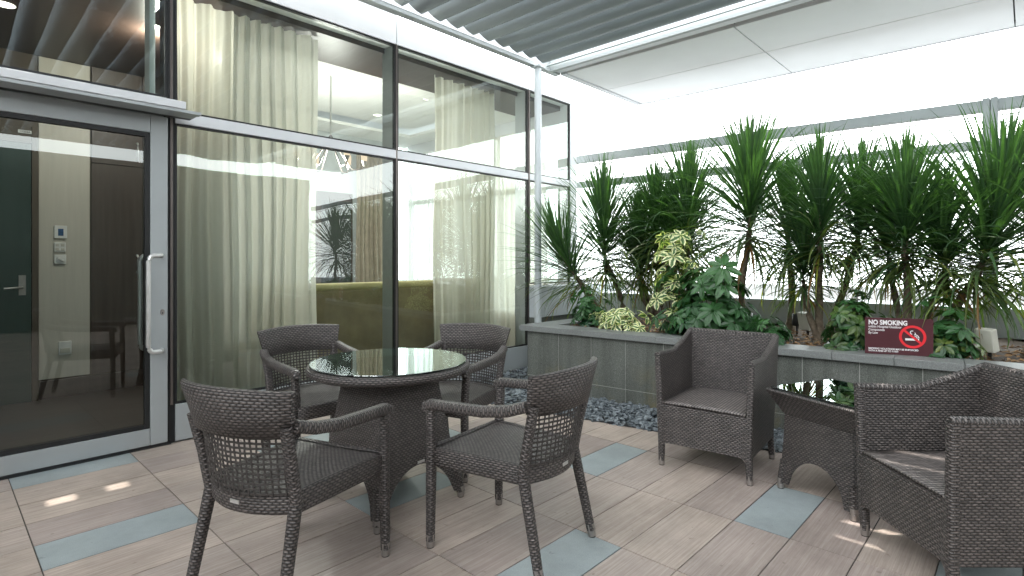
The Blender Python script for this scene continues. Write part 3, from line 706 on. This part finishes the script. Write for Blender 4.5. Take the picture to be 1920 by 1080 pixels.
def palm(label,root,base,L,stem,N_,lean=(0,0),seed=1,extra=(),wd=.026):
    """root: plan point in the soil; base: (u,v,z) where the leaves start"""
    o=empty('dragon_tree',(root[0],root[1],.60)); tag(o,label,'plant',)
    r=Vector((root[0],root[1],.60)); q=Vector(base)-r
    rg=random.Random(seed)
    tb=MB()
    def trunk(q,r0,r1,bow):
        pts=[];n=9
        for k in range(n+1):
            t=k/n; p=q*t+Vector((bow[0],bow[1],0))*math.sin(PI*t)+Vector((rg.gauss(0,.004),rg.gauss(0,.004),0)); pts.append(p)
        pts[0].z=-.03
        rs=[(r0*(1+.7*max(0,.12-k/n)/.12)+(r1-r0)*k/n)*rg.uniform(.93,1.07) for k in range(n+1)]
        tb.tube(pts,rs,9)
    trunk(q,.034,.024,(rg.uniform(-.03,.03),rg.uniform(-.03,.03)))
    for e in extra: trunk(Vector(e[:3])-r,.03,.020,(rg.uniform(-.05,.05),rg.uniform(-.05,.05)))
    tb.tube([q-Vector((lean[0],lean[1],1))*stem*.35,q+Vector((lean[0]*stem,lean[1]*stem,stem))],[.024,.010],8)
    tb.build('trunk',M['bark'],o,smooth=True)
    cm=crown_mesh(seed,N_,L,stem,lean=lean,wd=wd); c=cm.build('crown',M['palm'],o,smooth=False); c.location=q-Vector((lean[0],lean[1],1))*stem*.35
    for k,e in enumerate(extra):
        qe=Vector(e[:3])-r
        cm=crown_mesh(seed*7+k+3,int(N_*.75),e[3],stem*.8,wd=wd,lean=e[4] if len(e)>4 else (0,0)); c=cm.build('crown',M['palm'],o); c.location=qe-Vector((0,0,stem*.3))
    return o
palm('small spiky dragon tree leaning left across the pale steel post',(5.15,3.38),(4.95,3.66,1.08),.78,.25,150,(-.55,.50),seed=21,wd=.024)
palm('tall narrow dragon tree between the steel post and the shrubs',(5.55,3.42),(5.45,3.63,1.28),.88,.46,240,(-.02,.04),seed=22)
palm('sparse low dragon tree just right of the tall narrow one',(5.85,3.20),(5.8,3.40,1.22),.76,.32,190,(0,0),seed=23,extra=((5.75,2.98,1.25,.66),(5.6,3.25,1.10,.5)))
palm('broad dragon tree rising behind the tall cream leaved shrub',(5.55,2.62),(5.5,2.63,1.52),.80,.36,190,(.0,-.03),seed=24,extra=((5.8,2.95,1.40,.7),))
palm('tallest dragon tree, its drooping lower leaves above the darkest shrub',(5.2,1.95),(5.2,1.885,1.56),.84,.38,210,(.0,.0),seed=25,wd=.029)
palm('dragon tree half hidden just right of the tallest one',(5.75,1.70),(5.7,1.70,1.40),.74,.32,160,(.0,.0),seed=26)
palm('twin stemmed dragon tree with two bare trunks left of the sign',(5.10,1.27),(5.0,1.25,1.44),.66,.34,200,(.0,.0),seed=27,extra=((5.02,1.38,1.12,.42),))
palm('dragon tree with slanting trunk behind the twin stemmed one',(5.55,1.33),(5.6,1.10,1.46),.70,.32,180,(.0,-.08),seed=28)
palm('dragon tree with yellowing lower leaves directly behind the sign',(5.12,.68),(5.1,.69,1.36),.68,.34,200,(.0,.0),seed=29,extra=((5.5,.86,1.30,.6),))
palm('large dragon tree with slanting trunks, leaning right beside the sign',(5.2,.58),(5.3,.26,1.24),.86,.38,220,(.10,-.26),seed=30,extra=((5.28,.45,1.22,.6,(.0,.1)),),wd=.030)
palm('dragon tree at the right edge of the planting',(5.5,.0),(5.5,-.08,1.30),.80,.36,190,(.05,-.1),seed=31)
palm('dragon tree beyond the right edge of the planting',(5.3,-.75),(5.3,-.8,1.36),.78,.36,160,(.0,-.05),seed=32)

palm('dragon tree filling the gap behind the cream leaved shrub',(5.85,2.9),(5.8,2.80,1.30),.70,.34,140,(.0,.0),seed=33)
palm('dragon tree with full head between the low sparse one and the cream leaved shrub',(5.7,3.0),(5.65,3.08,1.44),.76,.36,190,(.0,.0),seed=36)

def shrub(name,label,c,rx,ry,h,n,mat,size=.085,seed=1,cat='shrub',yel=0,tall=False):
    rg=random.Random(seed); o=empty(name,(c[0],c[1],.60)); tag(o,label,cat)
    b=MB(); sb=MB()
    for i in range(n):
        while True:
            p=Vector((rg.uniform(-1,1),rg.uniform(-1,1),rg.uniform(0,1)))
            rr=p.x*p.x+p.y*p.y+(p.z**2)
            if rr<1 and rr>.12: break
        if tall: p=Vector((p.x*(1-.5*p.z),p.y*(1-.5*p.z),rg.uniform(0,1)))
        if not tall:
            lob=.74+.42*math.sin(3.1*math.atan2(p.y,p.x)+seed)*math.cos(2.3*p.z*2+seed)+rg.uniform(-.12,.22)
            p=p*lob
        ctr=Vector((p.x*rx*1.12,p.y*ry*1.12,.04+p.z*h*1.15))
        out=Vector((p.x,p.y,.55+rg.uniform(-.2,.3))).normalized()
        ax=out.orthogonal().normalized(); ay=out.cross(ax)
        m=rg.randint(5,7) if mat is M['vari'] else rg.randint(6,9); s=size*rg.uniform(.7,1.2); a0=rg.uniform(0,6.3)
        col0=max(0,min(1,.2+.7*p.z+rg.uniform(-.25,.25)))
        y=yel if rg.random()<.5 else 0
        for k in range(m):
            a=a0+2*PI*k/m+rg.uniform(-.12,.12); d=(ax*math.cos(a)+ay*math.sin(a)); sd=out.cross(d)
            dr=rg.uniform(.15,.45); L=s*rg.uniform(.8,1.1); w=L*(.56 if mat is M['vari'] else .44)
            q=[ctr+d*L*.12, ctr+d*L*.45-out*L*dr*.2, ctr+d*L*.8-out*L*dr*.6, ctr+d*L*1.08-out*L*dr]
            ws=[w*.15,w*.5,w*.42,w*.03]
            rows=[(q[j]-sd*ws[j],q[j]-out*w*.12,q[j]+sd*ws[j]) for j in range(4)]
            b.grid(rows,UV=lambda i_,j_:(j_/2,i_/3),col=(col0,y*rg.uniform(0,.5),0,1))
        if i%3==0:
            g0=Vector((p.x*rx*.15,p.y*ry*.15,0)); sb.tube([g0,ctr*.5+Vector((0,0,.0)),ctr],[.007,.005,.002],5,caps=False)
    sb.build('stem',M['bark'],o); b.build('foliage',mat,o); return o
shrub('umbrella_shrub','low grey green umbrella shrub at the left end of the coping',(4.62,3.26),.25,.21,.32,80,M['bush'],.075,seed=41)
shrub('variegated_shrub','low cream and green variegated shrub spilling over the coping',(4.52,2.86),.14,.36,.17,48,M['vari'],.085,seed=42,yel=.0)
shrub('variegated_shrub','tall straggly cream leaved shrub behind the left armchair',(4.92,2.50),.28,.30,.86,52,M['vari'],.095,seed=43,tall=True)
shrub('umbrella_shrub','biggest dark glossy umbrella shrub behind the left armchair',(4.78,2.08),.42,.46,.56,190,M['bush'],.13,seed=44)
shrub('umbrella_shrub','small umbrella shrub at the right corner of the left armchair',(4.60,1.50),.14,.16,.18,40,M['bush'],.07,seed=45)
shrub('umbrella_shrub','bright green topped umbrella shrub just left of the sign',(4.80,.98),.22,.21,.42,95,M['bush'],.085,seed=46,yel=.4)
shrub('umbrella_shrub','umbrella shrub with yellow green tips just right of the sign',(4.86,.42),.26,.19,.34,80,M['bush'],.095,seed=47,yel=.8)
shrub('umbrella_shrub','umbrella shrub low behind the right armchair',(4.9,-.6),.3,.4,.32,100,M['bush'],.075,seed=48)

# garden lights
def flood(label,x,y,rz):
    o=empty('flood_light',(x,y,.60),rz); tag(o,label,'floodlight')
    b=MB(); b.box(-.055,.055,-.03,.03,.06,.22,Matrix.Rotation(R(-12),4,'X')); b.build('housing',M['beige_box'],o,bevel=.008)
    b=MB(); b.tube([(0,0,-.02),(0,0,.08)],.012,8); b.build('spike',M['black'],o)
flood('cream box floodlight beside the twin trunks',5.45,1.46,R(60)); flood('cream box floodlight beyond the shrub right of the sign',5.0,.20,R(60))
o=empty('spot_light',(5.7,1.62,.60)); tag(o,'small black cylindrical spotlight standing before the parapet','spotlight')
b=MB(); b.lathe([(.0,.06),(.042,.06),(.045,.07),(.045,.17),(.038,.175),(.036,.165),(0,.165)],20); b.build('housing',M['black'],o,smooth=True)
b=MB(); b.tube([(0,0,-.02),(0,0,.06)],.01,8); b.build('spike',M['black'],o)

# ------------------------------------------------------------------ no smoking sign
sx,sy=4.505,.841; ex,ey=4.650,.473
sl=math.hypot(ex-sx,ey-sy); sang=math.atan2(ey-sy,ex-sx)
sg=empty('no_smoking_sign',(sx,sy,.632),sang); tag(sg,'maroon no smoking sign with red prohibition circle standing on the coping','sign')
H_=.252
b=MB(); b.box(0,sl,0,.006,0,H_); b.build('board',M['maroon'],sg)
FX=-.0012   # front face is the -y side of the board
text_mesh('heading','NO SMOKING',.044,M['sign_white'],sg,(.020,FX,.205),'LEFT',.0016,xs=.80,space=1.03)
text_mesh('small_print','within Hospital Outdoor\nCompounds\nBy Law',.0225,M['sign_white'],sg,(.020,FX,.183),'LEFT',.0003,xs=.86)
text_mesh('small_print','SMOKING VIOLATIONS MAY BE ENFORCED\nWITH A FINE UP TO $1000',.0165,M['sign_white'],sg,(.020,FX,.032),'LEFT',.0003,xs=.90)
def disc_ring(cx,cz,r0,r1,y,n=48):
    b=MB(); b.grid([[(cx+r*math.cos(2*PI*k/n),y,cz+r*math.sin(2*PI*k/n)) for k in range(n)] for r in(r0,r1)],closed=True); return b
CX,CZ=.278,.128
rb=disc_ring(CX,CZ,.062,.078,FX-.0008); rb.build('prohibition_ring',M['sign_red'],sg)
b=MB()
def bar(b_,x,z,L,w,ang,y):
    Mx=Matrix.Translation((x,y,z))@Matrix.Rotation(-ang,4,'Y'); b_.face([tuple(Mx@Vector(q)) for q in((-L/2,0,-w/2),(L/2,0,-w/2),(L/2,0,w/2),(-L/2,0,w/2))])
bar(b,CX,CZ,.128,.014,R(-42),FX-.0016); b.build('prohibition_bar',M['sign_red'],sg)
b=MB(); bar(b,CX-.013,CZ-.018,.058,.014,0,FX-.0004); bar(b,CX+.0245,CZ-.018,.005,.014,0,FX-.0004); bar(b,CX+.034,CZ-.018,.006,.014,0,FX-.0004)
b.build('cigarette',M['sign_white'],sg)
b=MB()
def arc(b_,cx,cz,r,w,a0,a1,y,n=14):
    P=[[(cx+q*math.cos(R(a0+(a1-a0)*k/n)),y,cz+q*math.sin(R(a0+(a1-a0)*k/n))) for k in range(n+1)] for q in(r-w/2,r+w/2)]; b_.grid(P)
arc(b,CX-.002,CZ+.030,.011,.005,60,270,FX-.0004); arc(b,CX+.012,CZ-.008,.024,.005,0,95,FX-.0004); arc(b,CX+.012,CZ-.008,.014,.005,0,95,FX-.0004); arc(b,CX+.008,CZ+.022,.008,.004,-90,60,FX-.0004)
b.build('smoke',M['sign_white'],sg)

# ------------------------------------------------------------------ dining chair
def foot(parent,p,dirv,r):
    b=MB(); p=Vector(p); d=Vector(dirv).normalized()
    b.tube([p,p+d*.055],[r*1.0,r*1.10],12); b.build('foot_cap',M['cap'],parent,smooth=False)
    b=MB(); b.tube([p-Vector((0,0,.004)),p+Vector((0,0,.003))],r*.9,12); b.build('glide',M['black'],parent)
def yb(x,w=.225): return -.215-.075*(1-min(1,(x/w)**2))
def dining_chair():
    o=empty('wicker_dining_chair')
    prof=rrect(.040,.040,.014)
    # seat
    n=16; rows=[]
    for i in range(11):
        t=i/10; row=[]
        for j in range(n+1):
            s=-1+2*j/n; y0=yb(s*.215); y=y0+(.262-y0)*t; hw=.222+.040*max(0,(y+.21)/.47)
            row.append((s*hw,y,.440+.008*(1-s*s)*math.sin(PI*t)))
        rows.append(row)
    b=MB(); b.grid(rows,UV=lambda i,j:(-.25+.5*j/n,.5*i/10)); b.build('seat',M['wicker_seat'],o,smooth=True,solid=.012)
    # apron
    pts=[]
    for k in range(7): pts.append((-.262+.524*k/6,.262))
    for k in range(1,7): pts.append((.262-(.262-.222)*k/6,.262-(.262+.215)*k/6))
    for k in range(1,13): s=1-2*k/12; pts.append((s*.222,yb(s*.222)))
    for k in range(1,6): pts.append((-.222-(.04)*k/6,-.215+(.477)*k/6))
    m=len(pts); outl=[]
    L=[0]
    for k in range(m): q=pts[(k+1)%m]; L.append(L[-1]+math.dist(pts[k],q))
    b=MB(); rr=[]
    for z,off in((.444,-.030),(.449,-.012),(.446,0),(.438,.004),(.375,.004),(.367,0),(.366,-.03)):
        row=[]
        for k in range(m):
            x,y=pts[k]; c=Vector((0,.0)); d=Vector((x,y)); nrm=d.normalized(); row.append((x+nrm.x*off,y+nrm.y*off,z))
        rr.append(row)
    zz=[0,.02,.03,.04,.105,.115,.14]
    b.grid(rr,UV=lambda i,j:(L[j],zz[i]),closed=True); b.build('seat_frame',M['wicker'],o,smooth=True)
    for s in(-1,1):
        # front leg with arm post
        b=MB(); b.sweep([(s*.262,.245,.03),(s*.258,.243,.37),(s*.260,.240,.50),(s*.266,.236,.625)],rrect(.043,.043,.015),ups=(0,1,0),scales=[.84,1,1,1]); lg=b.build('leg',M['wicker'],o,smooth=True); foot(lg,(s*.262,.245,.004),(0,0,1),.018)
        b=MB(); b.sweep([(s*.232,-.305,.03),(s*.216,-.218,.42)],rrect(.044,.044,.015),ups=(0,1,0),scales=[.82,1.0]); lg=b.build('leg',M['wicker'],o,smooth=True); foot(lg,(s*.2328,-.310,.004),(-s*.028,.19,1),.018)
        b=MB(); b.sweep([(s*.222,-.222,.40),(s*.226,-.250,.55),(s*.236,-.285,.70)],rrect(.042,.036,.012),ups=(0,1,0)); b.build('back_post',M['wicker'],o,smooth=True)
        # arm
        P=[(s*.268,.262,.612),(s*.268,.258,.632),(s*.268,.235,.642),(s*.274,.10,.648),(s*.276,-.06,.656),(s*.268,-.18,.674),(s*.252,-.262,.70)]
        b=MB(); b.sweep(P,rrect(.048,.046,.014),scales=[.86,.98,1,1,1,1,.95]); b.build('armrest',M['wicker'],o,smooth=True)
    # top band
    rows=[];nn=20
    def bandpt(s,t,th): # t 0 bottom..1 top
        hw=.243+.036*t; x=s*hw; y=-.272-.036*t-.075*(1-s*s)+(.012*abs(s)**3)
        z=.665+.165*t+ (.012*(1-s*s) if t>.5 else .0)
        return (x,y+th,z)
    ring=[]
    prof2=[(0,.017),(.5,.017),(.92,.019),(.985,.012),(1.0,0),(.985,-.012),(.92,-.019),(.5,-.017),(0,-.017)]
    R_=[]
    for j in range(nn+1):
        s=-1+2*j/nn; k=1 if abs(s)<.97 else .55
        R_.append([bandpt(s,t,th*k) for t,th in prof2])
    PL=[0,.083,.155,.168,.18,.192,.205,.275,.36]
    b=MB(); b.grid(R_,UV=lambda i,j:(.56*i/nn,PL[j%9] if j<9 else .40),closed=True); b.face(R_[0]); b.face(R_[-1][::-1]); b.build('backrest',M['wicker'],o,smooth=True)
    # open weave
    b=MB()
    def mp(s,t): # t 0 at seat..1 at band
        hw=.205+.014*t; x=s*hw; y=(-.235-.030*t)-.070*(1-s*s)*(1.0); return Vector((x,y,.437+.245*t))
    nc,nr=20,13
    for c in range(nc):
        s=-1+2*(c+.5)/nc; P=[mp(s,k/6)+Vector((0,.002*(-1)**(k+c),0)) for k in range(7)]
        b.sweep(P,[(-.0036,-.0014),(.0036,-.0014),(.0036,.0014),(-.0036,.0014)],caps=False,ups=(0,1,0))
    for r in range(nr):
        t=(r+.5)/nr; P=[mp(-1+2*k/14,t)+Vector((0,.0028*(-1)**(k+r),0)) for k in range(15)]
        b.sweep(P,[(-.0018,-.0038),(.0018,-.0038),(.0018,.0038),(-.0018,.0038)],caps=False)
    b.build('back_panel',M['strand'],o)
    b=MB(); b.box(-.022,.022,-.2985,-.295,.400,.414); b.build('badge',M['steel'],o)
    return o
DC=dining_chair()

# ------------------------------------------------------------------ lounge armchair
def armchair():
    o=empty('wicker_armchair')
    hw=lambda z:.274+.020*(z-.15)/.54
    T=.034
    prof=[(.285,.15),(.300,.69),(.02,.68),(-.305,.785),(-.262,.15)]
    def edge(pr,n):
        P=[]
        for (a,b_) in zip(pr,pr[1:]):
            for k in range(n): P.append((a[0]+(b_[0]-a[0])*k/n,a[1]+(b_[1]-a[1])*k/n))
        P.append(pr[-1]); return P
    for s in(-1,1):
        b=MB()
        # outer and inner faces as grids between bottom edge and the shaped top edge
        tops=[(.300,.69),(.20,.687),(.11,.684),(.02,.682),(-.04,.70),(-.12,.722),(-.21,.752),(-.305,.785)]
        for inner in(0,1):
            rows=[]
            for k,(ty,tz) in enumerate(tops):
                t=k/(len(tops)-1); by=.285+(-.262-.285)*t; row=[]
                for m in range(7):
                    q=m/6; y=by+(ty-by)*q; z=.15+(tz-.15)*q; row.append((s*(hw(z)-(T if inner else 0)),y,z))
                rows.append(row)
            if (inner==0)==(s>0): rows=rows
            else: rows=rows[::-1]
            b.grid(rows,UV=(lambda i,j,rows=rows:(rows[i][j%7][1],rows[i][j%7][2])))
        # rims
        for seq in (tops,):
            b.grid([[ (s*(hw(z)-T-.001),y,z) , (s*(hw(z)-T/2),y,z+.007), (s*(hw(z)+.001),y,z)] for y,z in seq],UV=lambda i,j:(i*.09,j*.0165))
        b.face([(s*(hw(.15)-T),.285,.15),(s*hw(.15),.285,.15),(s*hw(.15),-.262,.15),(s*(hw(.15)-T),-.262,.15)])
        b.build('side_panel',M['wicker'],o,smooth=False)
        b=MB(); b.tube([(s*(hw(z)-T/2),y,z+.001) for y,z in tops],.0195,8); b.build('arm_rim',M['wicker'],o,smooth=True)
        for y in(.266,-.246):
            k=1 if y>0 else -1
            b=MB(); b.sweep([(s*.262,y,.03),(s*.258,.274,.16),(s*(hw(.4)-T/2),.279,.40),(s*(hw(.69)-T/2),.284,.690)] if y>0 else [(s*.262,y-.02,.03),(s*.255,y,.20)],rrect(.040,.040,.012),ups=(0,1,0),scales=[.86,1,.98,.96] if y>0 else [.84,1.04]); lg=b.build('leg',M['wicker'],o,smooth=True); foot(lg,(s*.262,y+(0 if y>0 else -.022),.004),(0,0,1),.018)
    # back
    b=MB(); rows=[]
    for m in range(9):
        q=m/8; z=.15+.635*q; y=-.262-.043*q; rows.append([((-1+2*j/10)*(hw(z)-.004),y-.002,z) for j in range(11)])
    b.grid(rows,UV=lambda i,j:(j*.06,i*.082))
    rows=[]
    for m in range(9):
        q=m/8; z=.15+.635*q; y=-.262-.043*q+T; rows.append([((-1+2*j/10)*(hw(z)-.030),y,z) for j in range(11)])
    b.grid(rows[::-1],UV=lambda i,j:(j*.06,i*.082))
    b.grid([[(x*(hw(.8)-.004),-.307,.785) for x in(-1,0,1)],[(x*(hw(.8)-.004),-.290,.793) for x in(-1,0,1)],[(x*(hw(.8)-.004),-.270,.785) for x in(-1,0,1)]])
    b.build('backrest',M['wicker'],o)
    b=MB(); b.tube([(-(hw(.8)-T/2),-.305,.786),(0,-.296,.789),(hw(.8)-T/2,-.305,.786)],.020,8); b.build('back_rim',M['wicker'],o,smooth=True)
    # front apron with little arched corners at its foot
    n=24; rows=[]
    bot=lambda s: .150+(.0 if abs(s)<.86 else -.035*((abs(s)-.86)/.14)**2)
    for m in range(6):
        q=m/5; rows.append([((-1+2*j/n)*(hw(.28)-T+.006),.2905+.006*q,bot(-1+2*j/n)+(.388-bot(-1+2*j/n))*q) for j in range(n+1)])
    b=MB(); b.grid(rows[::-1],UV=lambda i,j:(j*.022,.24-i*.048)); 
    b.build('front_panel',M['wicker'],o,solid=.02)
    # seat
    b=MB(); b.grid([[((-1+2*j/8)*(hw(.385)-T-.001),.290-.55*i/8,.390+.004*math.sin(PI*j/8)) for j in range(9)] for i in range(9)],UV=lambda i,j:(.55*i/8,.5*j/8)); b.build('seat',M['wicker_rib'],o,smooth=True,solid=.01)
    b=MB(); b.box(-.022,.022,-.275,-.271,.20,.212); b.build('badge',M['steel'],o)
    return o
AC=armchair()
index_kids()

def place(o,x,y,face,label,group=None,cat='chair'):
    o.location=(x,y,0); o.rotation_euler=(0,0,math.atan2(face[1],face[0])-PI/2); tag(o,label,cat,group)
G1='wicker dining chairs around the round table'
c=copy_tree(DC); place(c,1.04,2.20,(.94,.337),'nearest left wicker dining chair, seen from behind its open weave back',G1)
c=copy_tree(DC); place(c,1.835,1.75,(-.155,.988),'wicker dining chair in front of the table, turned side on in the middle',G1)
c=copy_tree(DC); place(c,2.29,2.70,(-.96,-.28),'wicker dining chair beyond the table, right of the lounge mullion and near the gravel',G1)
place(DC,1.70,3.27,(-.03,-1),'wicker dining chair beyond the table, with its back toward the cream curtain',G1)
G2='high sided wicker armchairs beside the low table'
c=copy_tree(AC); place(c,3.45,1.45,(-.993,-.10),'wicker armchair against the planter, left of the low side table',G2,'armchair')
place(AC,2.981,.185,(-.68,.733),'nearest wicker armchair cut by the right edge, sunlit stripes on its seat',G2,'armchair')

# ------------------------------------------------------------------ tables
def skirt(b,top,bot_h,arch_w,arch_h,prof,nx=24,nz=12):
    """four sided flared shell. prof(z)->half width; arch cut at the foot"""
    for q in range(4):
        Mx=Matrix.Rotation(q*PI/2,4,'Z'); rows=[]
        for j in range(nx+1):
            s=-1+2*j/nx
            zb=bot_h if abs(s)>=arch_w else bot_h+(arch_h-bot_h)*math.sqrt(max(0,1-(s/arch_w)**2))
            row=[]
            for i in range(nz+1):
                z=top+(zb-top)*i/nz; h=prof(z); row.append(tuple(Mx@Vector((s*h,-h,z))))
            rows.append(row)
        # keep arch edge columns exact
        b.grid(rows,UV=lambda i,j,rows=rows:(((-1+2*i/nx))*.25,rows[i][j][2]))
tb=empty('round_dining_table',(1.705,2.51,0),R(2)); tag(tb,'round wicker dining table with green tinted glass top','table')
def tp(z):
    t=max(0,min(1,(.68-z)/.68)); return .178+.105*t**1.15
b=MB(); skirt(b,.685,.045,.80,.24,tp,32); b.build('base',M['wicker'],tb,solid=.012)
for sx_ in(-1,1):
    for sy_ in(-1,1):
        b=MB(); b.sweep([(sx_*.268,sy_*.268,.03),(sx_*.245,sy_*.245,.18)],rrect(.045,.045,.014),ups=(0,1,0),scales=[.85,1]); lg=b.build('leg',M['wicker'],tb,smooth=True); foot(lg,(sx_*.268,sy_*.268,.004),(0,0,1),.019)
b=MB(); b.lathe([(.0,.683),(.36,.683),(.405,.688),(.424,.700),(.430,.714),(.424,.728),(.414,.734),(.0,.734)],64); b.build('tabletop',M['wicker'],tb,smooth=True)
b=MB(); b.lathe([(.0,.7375),(.408,.7375),(.4105,.740),(.4105,.743),(.408,.7455),(.0,.7455)],72); b.build('glass_top',M['table_glass'],tb,smooth=False)
b=MB(); b.box(-.022,.022,-.262,-.258,.255,.267); b.build('badge',M['steel'],tb)
stb=empty('side_table',(3.405,.74,0),math.atan2(-.4,.92)); tag(stb,'low square wicker side table with glass top between the armchairs','side table')
def s1(z):
    if z>=.425: return .205+.062*(z-.425)/.12
    t=(.425-z)/.425; return .200+.022*t**1.5
b=MB()
for q in range(4):
    Mx=Matrix.Rotation(q*PI/2,4,'Z')
    b.grid([[tuple(Mx@Vector((s*s1(z),-s1(z),z))) for s in(-1,-.5,0,.5,1)] for z in(.425,.46,.50,.545)],UV=lambda i,j:(j*.13,i*.045))
b.grid([[(x,y,.546) for x in(-.267,0,.267)] for y in(-.267,0,.267)])
b.build('tray',M['wicker'],stb)
b=MB()
for q in range(4):
    Mx=Matrix.Rotation(q*PI/2,4,'Z'); b.tube([tuple(Mx@Vector((x*.264,-.264,.549))) for x in(-1,0,1)],.010,8)
b.build('rim',M['wicker'],stb,smooth=True)
b=MB(); skirt(b,.4245,.035,.74,.20,s1,32); b.build('base',M['wicker'],stb,solid=.012)
for sx_ in(-1,1):
    for sy_ in(-1,1):
        b=MB(); b.sweep([(sx_*.214,sy_*.214,.03),(sx_*.200,sy_*.200,.16)],rrect(.04,.04,.013),ups=(0,1,0),scales=[.85,1]); lg=b.build('leg',M['wicker'],stb,smooth=True); foot(lg,(sx_*.214,sy_*.214,.004),(0,0,1),.0175)
b=MB(); b.box(-.250,.250,-.250,.250,.5605,.5685); b.build('glass_top',M['table_glass'],stb,bevel=.001)

# ------------------------------------------------------------------ camera, light, world
cam=bpy.data.cameras.new('camera'); co=bpy.data.objects.new('camera',cam); COL.objects.link(co); SC.camera=co
cam.sensor_width=36; cam.lens=1030/1920*36; cam.shift_y=-51/1920; cam.clip_start=.05; cam.clip_end=4000
co.location=(0,0,1.28); az=R(43.3)
co.rotation_euler=(R(90),0,az-PI/2)
SUN=Vector((-.06,.12,.985)).normalized()
sun=bpy.data.lights.new('sun','SUN'); sun.energy=7.0; sun.angle=R(.6); sun.color=(1,.95,.88); so=bpy.data.objects.new('sun',sun); COL.objects.link(so)
so.rotation_euler=SUN.to_track_quat('Z','Y').to_euler()
w=bpy.data.worlds.new('World'); SC.world=w; w.use_nodes=True; nt=w.node_tree; nt.nodes.clear()
out=nt.nodes.new('ShaderNodeOutputWorld'); bg=nt.nodes.new('ShaderNodeBackground'); sky=nt.nodes.new('ShaderNodeTexSky')
sky.sky_type='NISHITA'; sky.sun_disc=False; sky.sun_elevation=math.asin(SUN.z); sky.sun_rotation=math.atan2(SUN.x,SUN.y); sky.dust_density=4; sky.air_density=1.2
mx=nt.nodes.new('ShaderNodeMix'); mx.data_type='RGBA'; mx.inputs[0].default_value=.85; mx.inputs[7].default_value=(64,66,67,1)
nt.links.new(sky.outputs[0],mx.inputs[6]); nt.links.new(mx.outputs[2],bg.inputs[0]); bg.inputs[1].default_value=.12
nt.links.new(bg.outputs[0],out.inputs[0])
SC.view_settings.view_transform='Standard'; SC.view_settings.look='None'; SC.view_settings.exposure=0
SC.cycles.use_denoising=True
SC.cycles.max_bounces=10; SC.cycles.transparent_max_bounces=16; SC.cycles.diffuse_bounces=5; SC.cycles.glossy_bounces=5
